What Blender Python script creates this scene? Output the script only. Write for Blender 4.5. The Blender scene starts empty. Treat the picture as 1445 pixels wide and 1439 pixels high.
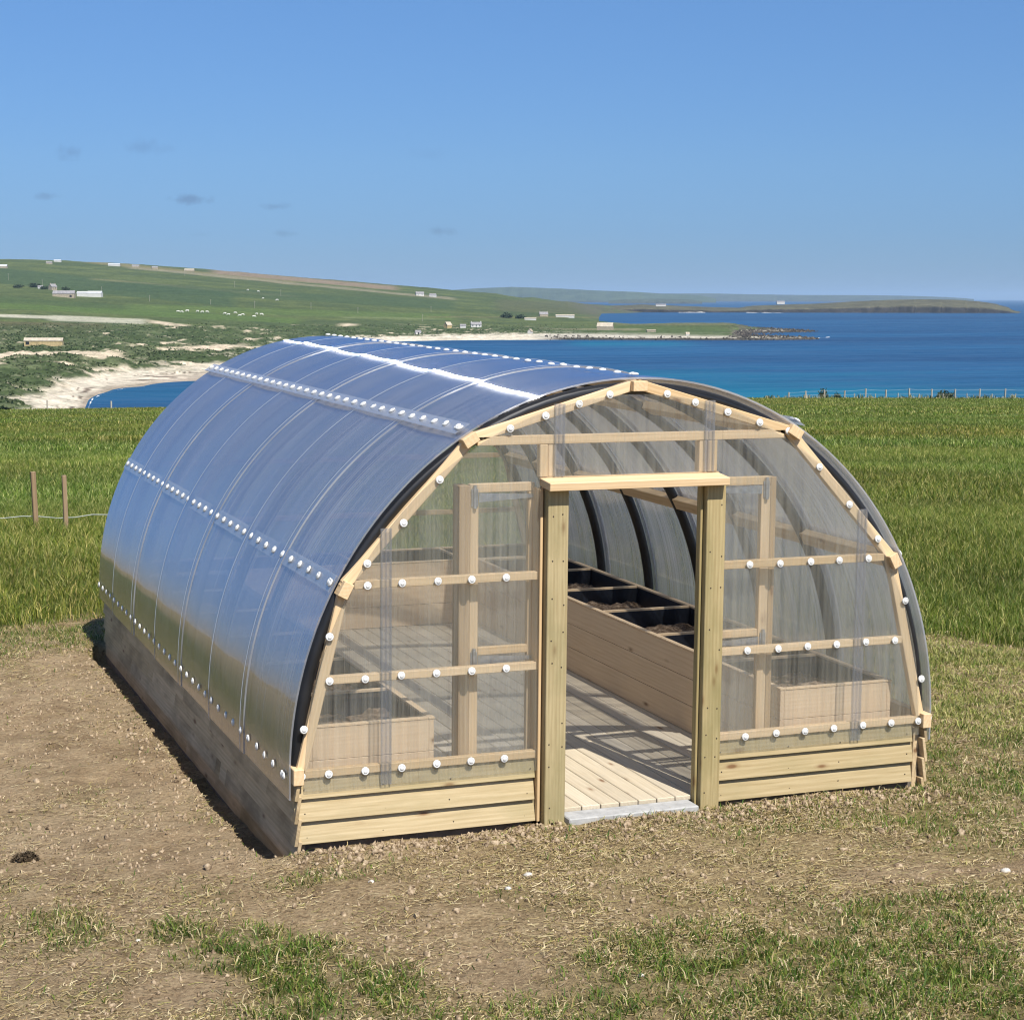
import bpy, math, random
import numpy as np
from mathutils import Vector, Matrix

random.seed(7)
RNG = np.random.default_rng(11)
R = math.radians
scene = bpy.context.scene
COL = scene.collection

# ------------------------------------------------------------------ helpers
def tag(o, label=None, cat=None, group=None, kind=None):
    if label: o['label'] = label
    if cat: o['category'] = cat
    if group: o['group'] = group
    if kind: o['kind'] = kind
    return o

def empty(name, loc=(0, 0, 0), rot=(0, 0, 0)):
    o = bpy.data.objects.new(name, None)
    o.empty_display_size = 0.2
    COL.objects.link(o)
    o.location = loc
    o.rotation_euler = rot
    return o

def nmesh(name, V, F, mat, parent=None, smooth=False, attrs=None, extra_mats=(), mat_idx=None):
    """mesh object from arrays; F is a list of tuples or (quad array, tri array)."""
    me = bpy.data.meshes.new(name)
    if isinstance(F, tuple):
        Q, T = F
        Q = np.asarray(Q, np.int32).reshape(-1, 4)
        T = np.asarray(T, np.int32).reshape(-1, 3)
        V = np.asarray(V, np.float32)
        me.vertices.add(len(V))
        me.vertices.foreach_set('co', V.ravel())
        me.loops.add(Q.size + T.size)
        me.loops.foreach_set('vertex_index', np.concatenate([Q.ravel(), T.ravel()]))
        me.polygons.add(len(Q) + len(T))
        st = np.concatenate([np.arange(len(Q)) * 4, Q.size + np.arange(len(T)) * 3]).astype(np.int32)
        me.polygons.foreach_set('loop_start', st)
        me.update(calc_edges=True)
    else:
        me.from_pydata([tuple(v) for v in V], [], F)
    for k, (typ, data) in (attrs or {}).items():
        a = me.attributes.new(k, typ, 'POINT')
        data = np.asarray(data, np.float32)
        if typ == 'FLOAT': a.data.foreach_set('value', data.ravel())
        elif typ == 'FLOAT_VECTOR': a.data.foreach_set('vector', data.ravel())
        else: a.data.foreach_set('color', data.ravel())
    if mat: me.materials.append(mat)
    for m in extra_mats: me.materials.append(m)
    if mat_idx is not None: me.polygons.foreach_set('material_index', np.asarray(mat_idx, np.int32))
    if smooth: me.polygons.foreach_set('use_smooth', np.ones(len(me.polygons), bool))
    me.validate()
    o = bpy.data.objects.new(name, me)
    COL.objects.link(o)
    if parent: o.parent = parent
    return o

class MB:
    """collects shapes into one mesh, with a grain coordinate per vertex"""
    def __init__(self):
        self.v = []; self.f = []; self.g = []; self.t = []
    def add(self, V, F, G=None, tone=0.5):
        n = len(self.v)
        self.v += [tuple(p) for p in V]
        self.f += [tuple(i + n for i in f) for f in F]
        self.g += [tuple(p) for p in (G if G is not None else V)]
        self.t += [tone] * len(V)
        return self
    def box(self, c, ax, hs, bev=0.003, tone=None):
        """chamfered box: centre, three unit axes, half sizes (grain runs along ax[0])"""
        c = Vector(c); ax = [Vector(a).normalized() for a in ax]
        b = min(bev, min(hs) * 0.45)
        off = Vector((random.uniform(0, 60), random.uniform(0, 60), random.uniform(0, 60)))
        V = []; G = []; idx = {}
        for sx in (-1, 1):
            for sy in (-1, 1):
                for sz in (-1, 1):
                    for k in range(3):
                        q = [sx * (hs[0] - b), sy * (hs[1] - b), sz * (hs[2] - b)]
                        q[k] = (sx, sy, sz)[k] * hs[k]
                        idx[(sx, sy, sz, k)] = len(V)
                        V.append(c + ax[0] * q[0] + ax[1] * q[1] + ax[2] * q[2])
                        G.append(Vector(q) + off)
        F = []
        def q4(a, b_, c_, d): F.append((a, b_, c_, d))
        for s in (-1, 1):
            fx = [(s, -1, -1), (s, 1, -1), (s, 1, 1), (s, -1, 1)]
            fy = [(-1, s, -1), (-1, s, 1), (1, s, 1), (1, s, -1)]
            fz = [(-1, -1, s), (1, -1, s), (1, 1, s), (-1, 1, s)]
            for k, ff in enumerate((fx, fy, fz)):
                L = [idx[p + (k,)] for p in ff]
                F.append(tuple(L if s > 0 else L[::-1]))
        # edges
        for (k, l, m) in ((0, 1, 2), (1, 2, 0), (2, 0, 1)):
            for sk in (-1, 1):
                for sl in (-1, 1):
                    p = [0, 0, 0]; p[k] = sk; p[l] = sl
                    p0 = list(p); p0[m] = -1; p1 = list(p); p1[m] = 1
                    L = [idx[tuple(p0) + (k,)], idx[tuple(p0) + (l,)], idx[tuple(p1) + (l,)], idx[tuple(p1) + (k,)]]
                    F.append(tuple(L if sk * sl > 0 else L[::-1]))
        for sx in (-1, 1):
            for sy in (-1, 1):
                for sz in (-1, 1):
                    L = [idx[(sx, sy, sz, k)] for k in range(3)]
                    F.append(tuple(L if sx * sy * sz > 0 else L[::-1]))
        hand = ax[0].cross(ax[1]).dot(ax[2])
        if hand < 0: F = [f[::-1] for f in F]
        return self.add(V, F, G, random.random() if tone is None else tone)
    def bar(self, p0, p1, w, t, wd, bev=0.003, tone=None):
        """timber from p0 to p1, width w along wd, thickness t across"""
        p0 = Vector(p0); p1 = Vector(p1); a = (p1 - p0); L = a.length; a.normalize()
        wd = Vector(wd); wd = (wd - a * wd.dot(a)).normalized(); td = a.cross(wd)
        return self.box((p0 + p1) / 2, (a, wd, td), (L / 2, w / 2, t / 2), bev, tone)
    def aabb(self, x0, x1, y0, y1, z0, z1, grain=0, bev=0.003, tone=None):
        A = [Vector((1, 0, 0)), Vector((0, 1, 0)), Vector((0, 0, 1))]
        h = [(x1 - x0) / 2, (y1 - y0) / 2, (z1 - z0) / 2]
        o = [grain, (grain + 1) % 3, (grain + 2) % 3]
        return self.box(((x0 + x1) / 2, (y0 + y1) / 2, (z0 + z1) / 2), [A[i] for i in o], [h[i] for i in o], bev, tone)
    def tube(self, pts, r, seg=10, closed_ends=True):
        pts = [Vector(p) for p in pts]
        n = len(pts); V = []; F = []
        rr = r if isinstance(r, (list, tuple)) else [r] * n
        up = Vector((0, 0, 1))
        for i, p in enumerate(pts):
            d = (pts[min(i + 1, n - 1)] - pts[max(i - 1, 0)]).normalized()
            s = d.cross(up)
            if s.length < 1e-3: s = d.cross(Vector((0, 1, 0)))
            s.normalize(); u = s.cross(d)
            for k in range(seg):
                a = 2 * math.pi * k / seg
                V.append(p + (s * math.cos(a) + u * math.sin(a)) * rr[i])
        for i in range(n - 1):
            for k in range(seg):
                k2 = (k + 1) % seg
                F.append((i * seg + k, i * seg + k2, (i + 1) * seg + k2, (i + 1) * seg + k))
        if closed_ends:
            F.append(tuple(range(seg))[::-1]); F.append(tuple((n - 1) * seg + k for k in range(seg)))
        return self.add(V, F)
    def prism(self, poly, z0, z1, M=None):
        """vertical prism over polygon [(x,y)], ccw"""
        n = len(poly)
        V = [Vector((x, y, z0)) for x, y in poly] + [Vector((x, y, z1)) for x, y in poly]
        if M is not None: V = [M @ v for v in V]
        F = [tuple(range(n))[::-1], tuple(range(n, 2 * n))]
        F += [(i, (i + 1) % n, n + (i + 1) % n, n + i) for i in range(n)]
        return self.add(V, F)
    def build(self, name, mat, parent=None, smooth=False):
        return nmesh(name, self.v, self.f, mat, parent, smooth,
                     {'gr': ('FLOAT_VECTOR', self.g), 'tone': ('FLOAT', self.t)})

# value noise in numpy
def vnoise(x, y, seed=0):
    r = np.random.default_rng(seed); T = r.random((256, 256))
    xi = np.floor(x).astype(int); yi = np.floor(y).astype(int)
    fx = x - xi; fy = y - yi
    fx = fx * fx * (3 - 2 * fx); fy = fy * fy * (3 - 2 * fy)
    a = T[xi % 256, yi % 256]; b = T[(xi + 1) % 256, yi % 256]
    c = T[xi % 256, (yi + 1) % 256]; d_ = T[(xi + 1) % 256, (yi + 1) % 256]
    return (a * (1 - fx) + b * fx) * (1 - fy) + (c * (1 - fx) + d_ * fx) * fy
def fbm(x, y, seed=0, octv=4, gain=0.5):
    s = 0; a = 1; n = 0
    for i in range(octv):
        s = s + a * vnoise(x * 2 ** i + 17.3 * i, y * 2 ** i - 9.1 * i, seed + i); n += a; a *= gain
    return s / n
def sstep(a, b, x):
    t = np.clip((x - a) / (b - a), 0, 1); return t * t * (3 - 2 * t)

# ------------------------------------------------------------------ camera
CAM = np.array([-4.4215, -9.4947, 2.9786])
YAW, PIT, ROLL, FPX = 0.3688, -0.1137, 0.002, 2620.06
FWD = np.array([math.sin(YAW), math.cos(YAW)]); RGT = np.array([math.cos(YAW), -math.sin(YAW)])
cam = bpy.data.cameras.new('camera'); camo = bpy.data.objects.new('camera', cam); COL.objects.link(camo)
cam.sensor_width = 36; cam.sensor_fit = 'HORIZONTAL'; cam.lens = FPX / 1445 * 36
cam.clip_start = 0.1; cam.clip_end = 150000
f = Vector((math.sin(YAW) * math.cos(PIT), math.cos(YAW) * math.cos(PIT), math.sin(PIT)))
r = Vector((math.cos(YAW), -math.sin(YAW), 0)); u = r.cross(f)
r2 = r * math.cos(ROLL) + u * math.sin(ROLL); u2 = -r * math.sin(ROLL) + u * math.cos(ROLL)
M = Matrix((( r2.x, u2.x, -f.x, CAM[0]), (r2.y, u2.y, -f.y, CAM[1]), (r2.z, u2.z, -f.z, CAM[2]), (0, 0, 0, 1)))
camo.matrix_world = M
scene.camera = camo
# distances and bearings of far features, read from the photograph's own geometry
KV = FPX / math.cos(PIT) ** 2; HZ = 420.5; CP = math.cos(PIT)
def zof(py, v): return CAM[2] - (py - HZ) * v / KV
def pyof(z, v): return HZ + (CAM[2] - z) * KV / v
def xy(px, v):
    w = (px - 722.5) / FPX * v * CP
    return CAM[0] + FWD[0] * v + RGT[0] * w, CAM[1] + FWD[1] * v + RGT[1] * w

# ------------------------------------------------------------------ materials
def mat(name):
    m = bpy.data.materials.new(name); m.use_nodes = True
    nt = m.node_tree; nt.nodes.clear()
    out = nt.nodes.new('ShaderNodeOutputMaterial')
    return m, nt, out
def N(nt, typ, **kw):
    n = nt.nodes.new(typ)
    for k, v in kw.items():
        if k.startswith('i_'):
            key = k[2:]
            n.inputs[int(key) if key.isdigit() else key.replace('_', ' ')].default_value = v
        else: setattr(n, k, v)
    return n
def L(nt, a, b): nt.links.new(a, b)
def ramp(nt, fac, stops, interp='LINEAR'):
    n = nt.nodes.new('ShaderNodeValToRGB'); n.color_ramp.interpolation = interp
    e = n.color_ramp.elements
    while len(e) < len(stops): e.new(0.5)
    for el, (p, c) in zip(e, stops):
        el.position = p; el.color = (c[0], c[1], c[2], 1) if len(c) == 3 else c
    if fac is not None: L(nt, fac, n.inputs[0])
    return n
def mixc(nt, fac, a, b, mode='MIX'):
    n = nt.nodes.new('ShaderNodeMix'); n.data_type = 'RGBA'; n.blend_type = mode
    for s, v in ((n.inputs[0], fac), (n.inputs[6], a), (n.inputs[7], b)):
        if hasattr(v, 'is_linked'): L(nt, v, s)
        elif isinstance(v, (int, float)): s.default_value = v
        else: s.default_value = (v[0], v[1], v[2], 1)
    return n.outputs[2]
def math_(nt, op, a, b=None, c=None, clamp=False):
    n = nt.nodes.new('ShaderNodeMath'); n.operation = op; n.use_clamp = clamp
    for i, v in enumerate((a, b, c)):
        if v is None: continue
        if hasattr(v, 'is_linked'): L(nt, v, n.inputs[i])
        else: n.inputs[i].default_value = v
    return n.outputs[0]
def mapping(nt, vec, scale, loc=(0, 0, 0)):
    n = nt.nodes.new('ShaderNodeMapping'); n.inputs['Scale'].default_value = scale; n.inputs['Location'].default_value = loc
    L(nt, vec, n.inputs[0]); return n.outputs[0]
def noise(nt, vec, scale, detail=4, rough=0.55, dist=0.0):
    n = nt.nodes.new('ShaderNodeTexNoise'); n.inputs['Scale'].default_value = scale
    n.inputs['Detail'].default_value = detail; n.inputs['Roughness'].default_value = rough
    n.inputs['Distortion'].default_value = dist
    if vec is not None: L(nt, vec, n.inputs['Vector'])
    return n.outputs[0]
def attr(nt, name):
    n = nt.nodes.new('ShaderNodeAttribute'); n.attribute_name = name; return n

def wood(name, light, dark, knot=(0.16, 0.07, 0.025), rough=0.65, stain=None, stain_amt=0.0, knots=1.0, tonev=0.22):
    m, nt, out = mat(name)
    g = attr(nt, 'gr').outputs['Vector']; tone = attr(nt, 'tone').outputs['Fac']
    v1 = mapping(nt, g, (1.1, 26, 26))
    warp = noise(nt, mapping(nt, g, (2.2, 5, 5)), 1.0, 2)
    wv = nt.nodes.new('ShaderNodeTexWave'); wv.wave_type = 'RINGS'; wv.rings_direction = 'X'
    wv.inputs['Scale'].default_value = 4.0; wv.inputs['Distortion'].default_value = 5.0
    wv.inputs['Detail'].default_value = 2.0; wv.inputs['Detail Scale'].default_value = 0.6
    L(nt, mapping(nt, g, (0.5, 3.6, 3.6)), wv.inputs['Vector'])
    fine = noise(nt, v1, 3.0, 5, 0.6)
    fac = math_(nt, 'ADD', math_(nt, 'MULTIPLY', wv.outputs['Fac'], 0.15), math_(nt, 'MULTIPLY', fine, 0.88))
    base = ramp(nt, fac, [(0.18, dark), (0.75, light)]).outputs[0]
    # knots
    vo = nt.nodes.new('ShaderNodeTexVoronoi'); vo.inputs['Scale'].default_value = 1.0
    L(nt, mapping(nt, g, (3.2, 9, 9)), vo.inputs['Vector'])
    kd = math_(nt, 'ADD', vo.outputs['Distance'], math_(nt, 'MULTIPLY', math_(nt, 'SUBTRACT', warp, 0.5), 0.12))
    k = ramp(nt, kd, [(0.07, (1, 1, 1)), (0.135, (0.28, 0.28, 0.28)), (0.22, (0, 0, 0))]).outputs[0]
    sep = nt.nodes.new('ShaderNodeSeparateColor'); L(nt, vo.outputs['Color'], sep.inputs[0])
    kon = math_(nt, 'GREATER_THAN', sep.outputs[0], 1 - 0.5 * knots)
    kf = math_(nt, 'MULTIPLY', math_(nt, 'MULTIPLY', k, kon), 0.85)
    c = mixc(nt, kf, base, knot)
    if stain:
        s = noise(nt, mapping(nt, g, (1.6, 3.5, 3.5)), 1.0, 4, 0.6)
        sf = ramp(nt, s, [(0.45, (0, 0, 0)), (0.7, (1, 1, 1))]).outputs[0]
        c = mixc(nt, math_(nt, 'MULTIPLY', sf, stain_amt), c, stain)
    hs = nt.nodes.new('ShaderNodeHueSaturation'); L(nt, c, hs.inputs['Color'])
    L(nt, math_(nt, 'ADD', math_(nt, 'MULTIPLY', tone, tonev), 1 - tonev / 2), hs.inputs['Value'])
    L(nt, math_(nt, 'ADD', math_(nt, 'MULTIPLY', tone, -0.12), 1.04), hs.inputs['Saturation'])
    p = N(nt, 'ShaderNodeBsdfPrincipled', i_Roughness=rough)
    p.inputs['Specular IOR Level'].default_value = 0.3
    L(nt, hs.outputs[0], p.inputs['Base Color'])
    b = N(nt, 'ShaderNodeBump', i_Strength=0.25, i_Distance=0.004); L(nt, fac, b.inputs['Height']); L(nt, b.outputs[0], p.inputs['Normal'])
    L(nt, p.outputs[0], out.inputs[0])
    return m

MAT = {}
MAT['pine'] = wood('pine', (0.72, 0.53, 0.31), (0.56, 0.375, 0.19), knots=0.6)
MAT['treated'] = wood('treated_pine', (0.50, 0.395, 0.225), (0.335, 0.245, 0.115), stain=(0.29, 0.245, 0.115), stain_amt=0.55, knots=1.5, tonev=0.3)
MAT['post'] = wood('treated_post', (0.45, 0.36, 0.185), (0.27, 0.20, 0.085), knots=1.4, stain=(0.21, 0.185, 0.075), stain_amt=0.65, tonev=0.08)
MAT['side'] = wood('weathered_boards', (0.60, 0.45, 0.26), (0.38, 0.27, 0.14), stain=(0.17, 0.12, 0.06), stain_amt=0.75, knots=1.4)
MAT['bed'] = wood('bed_boards', (0.76, 0.575, 0.365), (0.61, 0.43, 0.25), knots=0.9, tonev=0.1)
MAT['deck'] = wood('deck_boards', (0.57, 0.49, 0.36), (0.43, 0.355, 0.245), stain=(0.36, 0.32, 0.25), stain_amt=0.45, knots=0.7)
MAT['jamb'] = wood('jamb_timber', (0.46, 0.32, 0.17), (0.33, 0.21, 0.10), tonev=0.1)
MAT['stake'] = wood('stake_timber', (0.34, 0.24, 0.14), (0.20, 0.13, 0.07))
MAT['greypost'] = wood('grey_post', (0.42, 0.38, 0.32), (0.26, 0.23, 0.19))

def simple(name, col, rough=0.5, metal=0.0, var=0.15, scale=8.0, bump=0.0, spec=0.5, coord='Object', cols=None):
    m, nt, out = mat(name)
    tc = nt.nodes.new('ShaderNodeTexCoord')
    n = noise(nt, tc.outputs[coord], scale, 5, 0.6)
    if cols: c = ramp(nt, n, cols).outputs[0]
    else:
        lo = [x * (1 - var) for x in col]; hi = [min(1, x * (1 + var)) for x in col]
        c = ramp(nt, n, [(0.3, lo), (0.7, hi)]).outputs[0]
    p = N(nt, 'ShaderNodeBsdfPrincipled', i_Roughness=rough, i_Metallic=metal)
    p.inputs['Specular IOR Level'].default_value = spec
    L(nt, c, p.inputs['Base Color'])
    if bump:
        b = N(nt, 'ShaderNodeBump', i_Strength=bump, i_Distance=0.01); L(nt, n, b.inputs['Height']); L(nt, b.outputs[0], p.inputs['Normal'])
    L(nt, p.outputs[0], out.inputs[0])
    return m
MAT['hoop'] = simple('black_pipe', (0.012, 0.012, 0.013), 0.38, var=0.3)
MAT['button'] = simple('white_plastic', (0.68, 0.68, 0.66), 0.4, var=0.10, scale=60)
MAT['galv'] = simple('galvanised_steel', (0.42, 0.44, 0.46), 0.42, 0.85, var=0.25, scale=30)
MAT['concrete'] = simple('concrete', (0.36, 0.355, 0.34), 0.9, var=0.2, scale=14, bump=0.2)
MAT['plinth'] = simple('brown_concrete', (0.15, 0.125, 0.10), 0.9, var=0.3, scale=9, bump=0.3)  # darker, browner concrete for the foundation strips
MAT['liner'] = simple('black_liner', (0.016, 0.019, 0.026), 0.4, var=0.35, scale=20)
MAT['soil'] = simple('bed_soil', None, 0.95, cols=[(0.3, (0.05, 0.032, 0.02)), (0.5, (0.16, 0.11, 0.072)), (0.72, (0.36, 0.27, 0.18))], scale=26, bump=0.8, spec=0.1)
MAT['rope'] = simple('white_rope', (0.34, 0.36, 0.31), 0.8)
MAT['wire'] = simple('fence_wire', (0.3, 0.3, 0.3), 0.5, 0.6)
MAT['stone'] = simple('pale_stone', (0.50, 0.46, 0.40), 0.85, var=0.25, scale=25, bump=0.4)
MAT['turf'] = simple('dark_turf', None, 0.95, cols=[(0.3, (0.03, 0.022, 0.014)), (0.6, (0.11, 0.08, 0.05))], scale=40, bump=1.0, spec=0.1)
MAT['white_wall'] = simple('white_render', (0.54, 0.53, 0.50), 0.8, var=0.06, scale=0.4)
MAT['pale_metal'] = simple('pale_sheet_roof', (0.52, 0.53, 0.54), 0.6, var=0.1, scale=0.3)
MAT['grey_roof'] = simple('grey_slate_roof', (0.24, 0.23, 0.23), 0.8, var=0.25, scale=0.5)
MAT['tan_roof'] = simple('tan_flagstone_roof', (0.44, 0.38, 0.29), 0.85, var=0.25, scale=0.5)
MAT['rubble'] = simple('rubble_stone_wall', (0.34, 0.29, 0.21), 0.9, var=0.4, scale=1.2)
MAT['tan_wall'] = simple('ochre_stone_wall', (0.42, 0.32, 0.16), 0.9, var=0.3, scale=0.8)
MAT['dark'] = simple('doorway_shade', (0.02, 0.02, 0.022), 0.5)
MAT['glass'] = simple('window_glass', (0.03, 0.035, 0.045), 0.1)
MAT['wool'] = simple('white_hide', (0.72, 0.70, 0.64), 0.95)
MAT['farleaf'] = simple('far_foliage', (0.030, 0.050, 0.018), 0.8, var=0.5, scale=0.8)

def polycarb(name, axis, trans=0.90, milky=0.10, f0=0.085, fr=0.85, pw=4.0, rough=0.16, aniso=0.85, streak=None, tint=(0.97, 0.98, 1.0), mtint=(0.75, 0.77, 0.78), blur=0.0, blur_amt=0.45, flute=0, bior=1.16, brough=0.12, fwd=0.5):
    """twin-wall polycarbonate skin: clear + a little milk + sheen stretched across the flutes"""
    m, nt, out = mat(name)
    tc = nt.nodes.new('ShaderNodeTexCoord').outputs['Object']
    lw = N(nt, 'ShaderNodeLayerWeight', i_Blend=0.5)
    fac = math_(nt, 'ADD', f0, math_(nt, 'MULTIPLY', math_(nt, 'POWER', lw.outputs['Facing'], pw), fr), clamp=True)
    tr = N(nt, 'ShaderNodeBsdfTransparent'); tr.inputs[0].default_value = tuple(trans * t for t in tint) + (1,)
    tl = N(nt, 'ShaderNodeBsdfTranslucent'); tl.inputs[0].default_value = mtint + (1,)
    df = N(nt, 'ShaderNodeBsdfDiffuse'); df.inputs[0].default_value = mtint + (1,)
    md = N(nt, 'ShaderNodeMixShader', i_0=fwd); L(nt, tl.outputs[0], md.inputs[1]); L(nt, df.outputs[0], md.inputs[2])
    if blur:
        # the vertical flutes bend what is seen through them sideways
        geo = nt.nodes.new('ShaderNodeNewGeometry')
        sx = nt.nodes.new('ShaderNodeSeparateXYZ'); L(nt, tc, sx.inputs[0])
        ph = math_(nt, 'ADD', math_(nt, 'MULTIPLY', sx.outputs[flute], 2 * math.pi / 0.0107), math_(nt, 'MULTIPLY', sx.outputs[1 - flute], 0.0 if flute else 731.0))
        cx = nt.nodes.new('ShaderNodeCombineXYZ'); L(nt, math_(nt, 'MULTIPLY', math_(nt, 'SINE', ph), blur), cx.inputs[flute])
        va = nt.nodes.new('ShaderNodeVectorMath'); va.operation = 'ADD'; L(nt, geo.outputs['Normal'], va.inputs[0]); L(nt, cx.outputs[0], va.inputs[1])
        vn = nt.nodes.new('ShaderNodeVectorMath'); vn.operation = 'NORMALIZE'; L(nt, va.outputs[0], vn.inputs[0])
        rf = N(nt, 'ShaderNodeBsdfRefraction', i_IOR=bior, i_Roughness=brough); rf.inputs[0].default_value = tuple(trans * t for t in tint) + (1,)
        L(nt, vn.outputs[0], rf.inputs['Normal'])
        mb_ = N(nt, 'ShaderNodeMixShader', i_0=blur_amt); L(nt, tr.outputs[0], mb_.inputs[1]); L(nt, rf.outputs[0], mb_.inputs[2])
        tr = mb_
    mk = N(nt, 'ShaderNodeMixShader', i_0=milky); L(nt, tr.outputs[0], mk.inputs[1]); L(nt, md.outputs[0], mk.inputs[2])
    dirt = noise(nt, tc, 1.3, 5, 0.6)
    if streak:
        s1 = noise(nt, mapping(nt, tc, streak), 1.0, 3, 0.7)
        s2 = noise(nt, mapping(nt, tc, tuple(q * 0.28 for q in streak), (3.1, 1.7, 0.4)), 1.0, 2, 0.6)
        sf = ramp(nt, math_(nt, 'ADD', math_(nt, 'MULTIPLY', s1, 0.6), math_(nt, 'MULTIPLY', s2, 0.4)), [(0.38, (0, 0, 0)), (0.66, (1, 1, 1))]).outputs[0]
        L(nt, math_(nt, 'ADD', milky * (0.45 if flute else 0.3), math_(nt, 'MULTIPLY', sf, milky * (1.3 if flute else 1.7))), mk.inputs[0])
    else:
        L(nt, math_(nt, 'MULTIPLY', math_(nt, 'ADD', dirt, 0.5), milky), mk.inputs[0])
    if flute:
        # scuffs, dust and drip marks
        sc1 = noise(nt, mapping(nt, tc, (5, 16, 5)), 1.0, 5, 0.75); sc2 = noise(nt, mapping(nt, tc, (1.4, 3, 1.4), (7, 2, 5)), 1.0, 3, 0.6)
        scf = math_(nt, 'ADD', ramp(nt, sc1, [(0.70, (0, 0, 0)), (0.76, (0.8, 0.8, 0.8))]).outputs[0], math_(nt, 'MULTIPLY', ramp(nt, sc2, [(0.45, (0, 0, 0)), (0.75, (1, 1, 1))]).outputs[0], 0.16))
        old = mk.inputs[0].links[0].from_socket
        L(nt, math_(nt, 'ADD', old, scf, clamp=True), mk.inputs[0])
    gl = nt.nodes.new('ShaderNodeBsdfAnisotropic'); gl.distribution = 'GGX'
    gl.inputs['Color'].default_value = (0.95, 0.96, 1.0, 1)
    gl.inputs['Roughness'].default_value = rough; gl.inputs['Anisotropy'].default_value = aniso
    tg = nt.nodes.new('ShaderNodeTangent'); tg.direction_type = 'RADIAL'; tg.axis = axis
    L(nt, tg.outputs[0], gl.inputs['Tangent'])
    mx = N(nt, 'ShaderNodeMixShader'); L(nt, fac, mx.inputs[0]); L(nt, mk.outputs[0], mx.inputs[1]); L(nt, gl.outputs[0], mx.inputs[2])
    L(nt, mx.outputs[0], out.inputs[0])
    return m
MAT['roofinner'] = polycarb('roof_polycarbonate_inner', 'Y', trans=0.985, milky=0.03, f0=0.06, fr=0.9, pw=3.0, rough=0.24, aniso=0.9)
MAT['roofsheet'] = polycarb('roof_polycarbonate', 'Y', trans=0.975, milky=0.40, f0=0.12, fr=1.0, pw=2.3, rough=0.165, aniso=1.0, fwd=0.4, mtint=(0.90, 0.91, 0.93), blur=0.5, blur_amt=0.20, flute=1, streak=(0.8, 55, 0.8), bior=1.3, brough=0.35)
MAT['gablesheet'] = polycarb('gable_polycarbonate', 'Z', blur=0.55, blur_amt=0.08, trans=0.995, milky=0.11, f0=0.03, fr=0.8, pw=4.5, rough=0.25, aniso=0.3, streak=(110, 1, 0.9), mtint=(0.86, 0.85, 0.72), fwd=0.3)
MAT['strip'] = polycarb('clear_strip', 'Y', trans=0.97, milky=0.26, f0=0.10, fr=0.6, pw=4, rough=0.25, aniso=0.3)
MAT['profile'] = polycarb('joint_profile', 'Z', trans=0.98, milky=0.07, f0=0.07, fr=0.7, pw=3, rough=0.2, aniso=0.3)

# ------------------------------------------------------------------ near ground and field
def ground_z(x, y):
    dx = x - CAM[0]; dy = y - CAM[1]
    rr = np.hypot(dx, dy)
    az = np.arctan2(dx * RGT[0] + dy * RGT[1], dx * FWD[0] + dy * FWD[1])
    t = np.clip((az + 0.27) / 0.54, -1, 2)
    rc = 252 + 34 * t
    zc = np.interp(t, [-1.6, -1.15, -1.0, -0.93, -0.86, -0.76, 0, 0.25, 0.7, 1.0, 2], [-11.3, -10.9, -10.65, -10.75, -11.2, -11.62, -11.75, -12.1, -11.7, -11.75, -11.6])
    fw = 1 - sstep(0.5, 0.9, np.abs(az))
    s = np.clip((rr - 24) / (rc - 24), 0, 1)
    z = zc * (s + 0.03 * np.sin(s * math.pi) ) * np.minimum(1, np.clip((rr - 20) / 30, 0, 1) ** 0.35 if False else 1)
    z = z + np.where(rr > rc, -np.minimum(1, ((rr - rc) / 170.0)) ** 1.15 * 36, 0)
    z = z * fw
    und = (fbm(x / 28, y / 28, 3, 3) - 0.5) * 0.5 * sstep(28, 90, rr) * (1 - sstep(0.80, 1.0, s))
    near = 1 - sstep(22, 60, rr)
    z = z + und + near * ((fbm(x / 1.9, y / 1.9, 21, 3) - 0.5) * 0.06 + (fbm(x * 2.6, y * 2.6, 5, 4) - 0.5) * 0.055 + (fbm(x * 9, y * 9, 6, 3) - 0.5) * 0.022)
    # rough turned soil near the walls, a shallow trench shaped to widen the left wall's shadow strip
    wob = (fbm(x * 4, y * 4, 12, 3) - .5) * 0.05
    tr = sstep(-2.205, -2.150, x + wob) * (1 - sstep(-1.9, -1.7, x)) * sstep(-0.09, 0.10, y + wob) * (1 - sstep(6.45, 6.6, y))
    z = z - 0.15 * tr
    md = np.exp(-((y + 0.16) / 0.16) ** 2) * (1 - sstep(1.95, 2.2, np.abs(x))) * np.where(np.abs(x + 0.03) < 0.42, 0.8, 1)
    z = z + md * (0.015 + 0.03 * fbm(x * 7, y * 7, 8, 3))
    inside = (np.abs(x) < 1.95) & (y > 0.05) & (y < 6.6)
    z = np.where(inside, -0.05, z)
    return z

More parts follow.
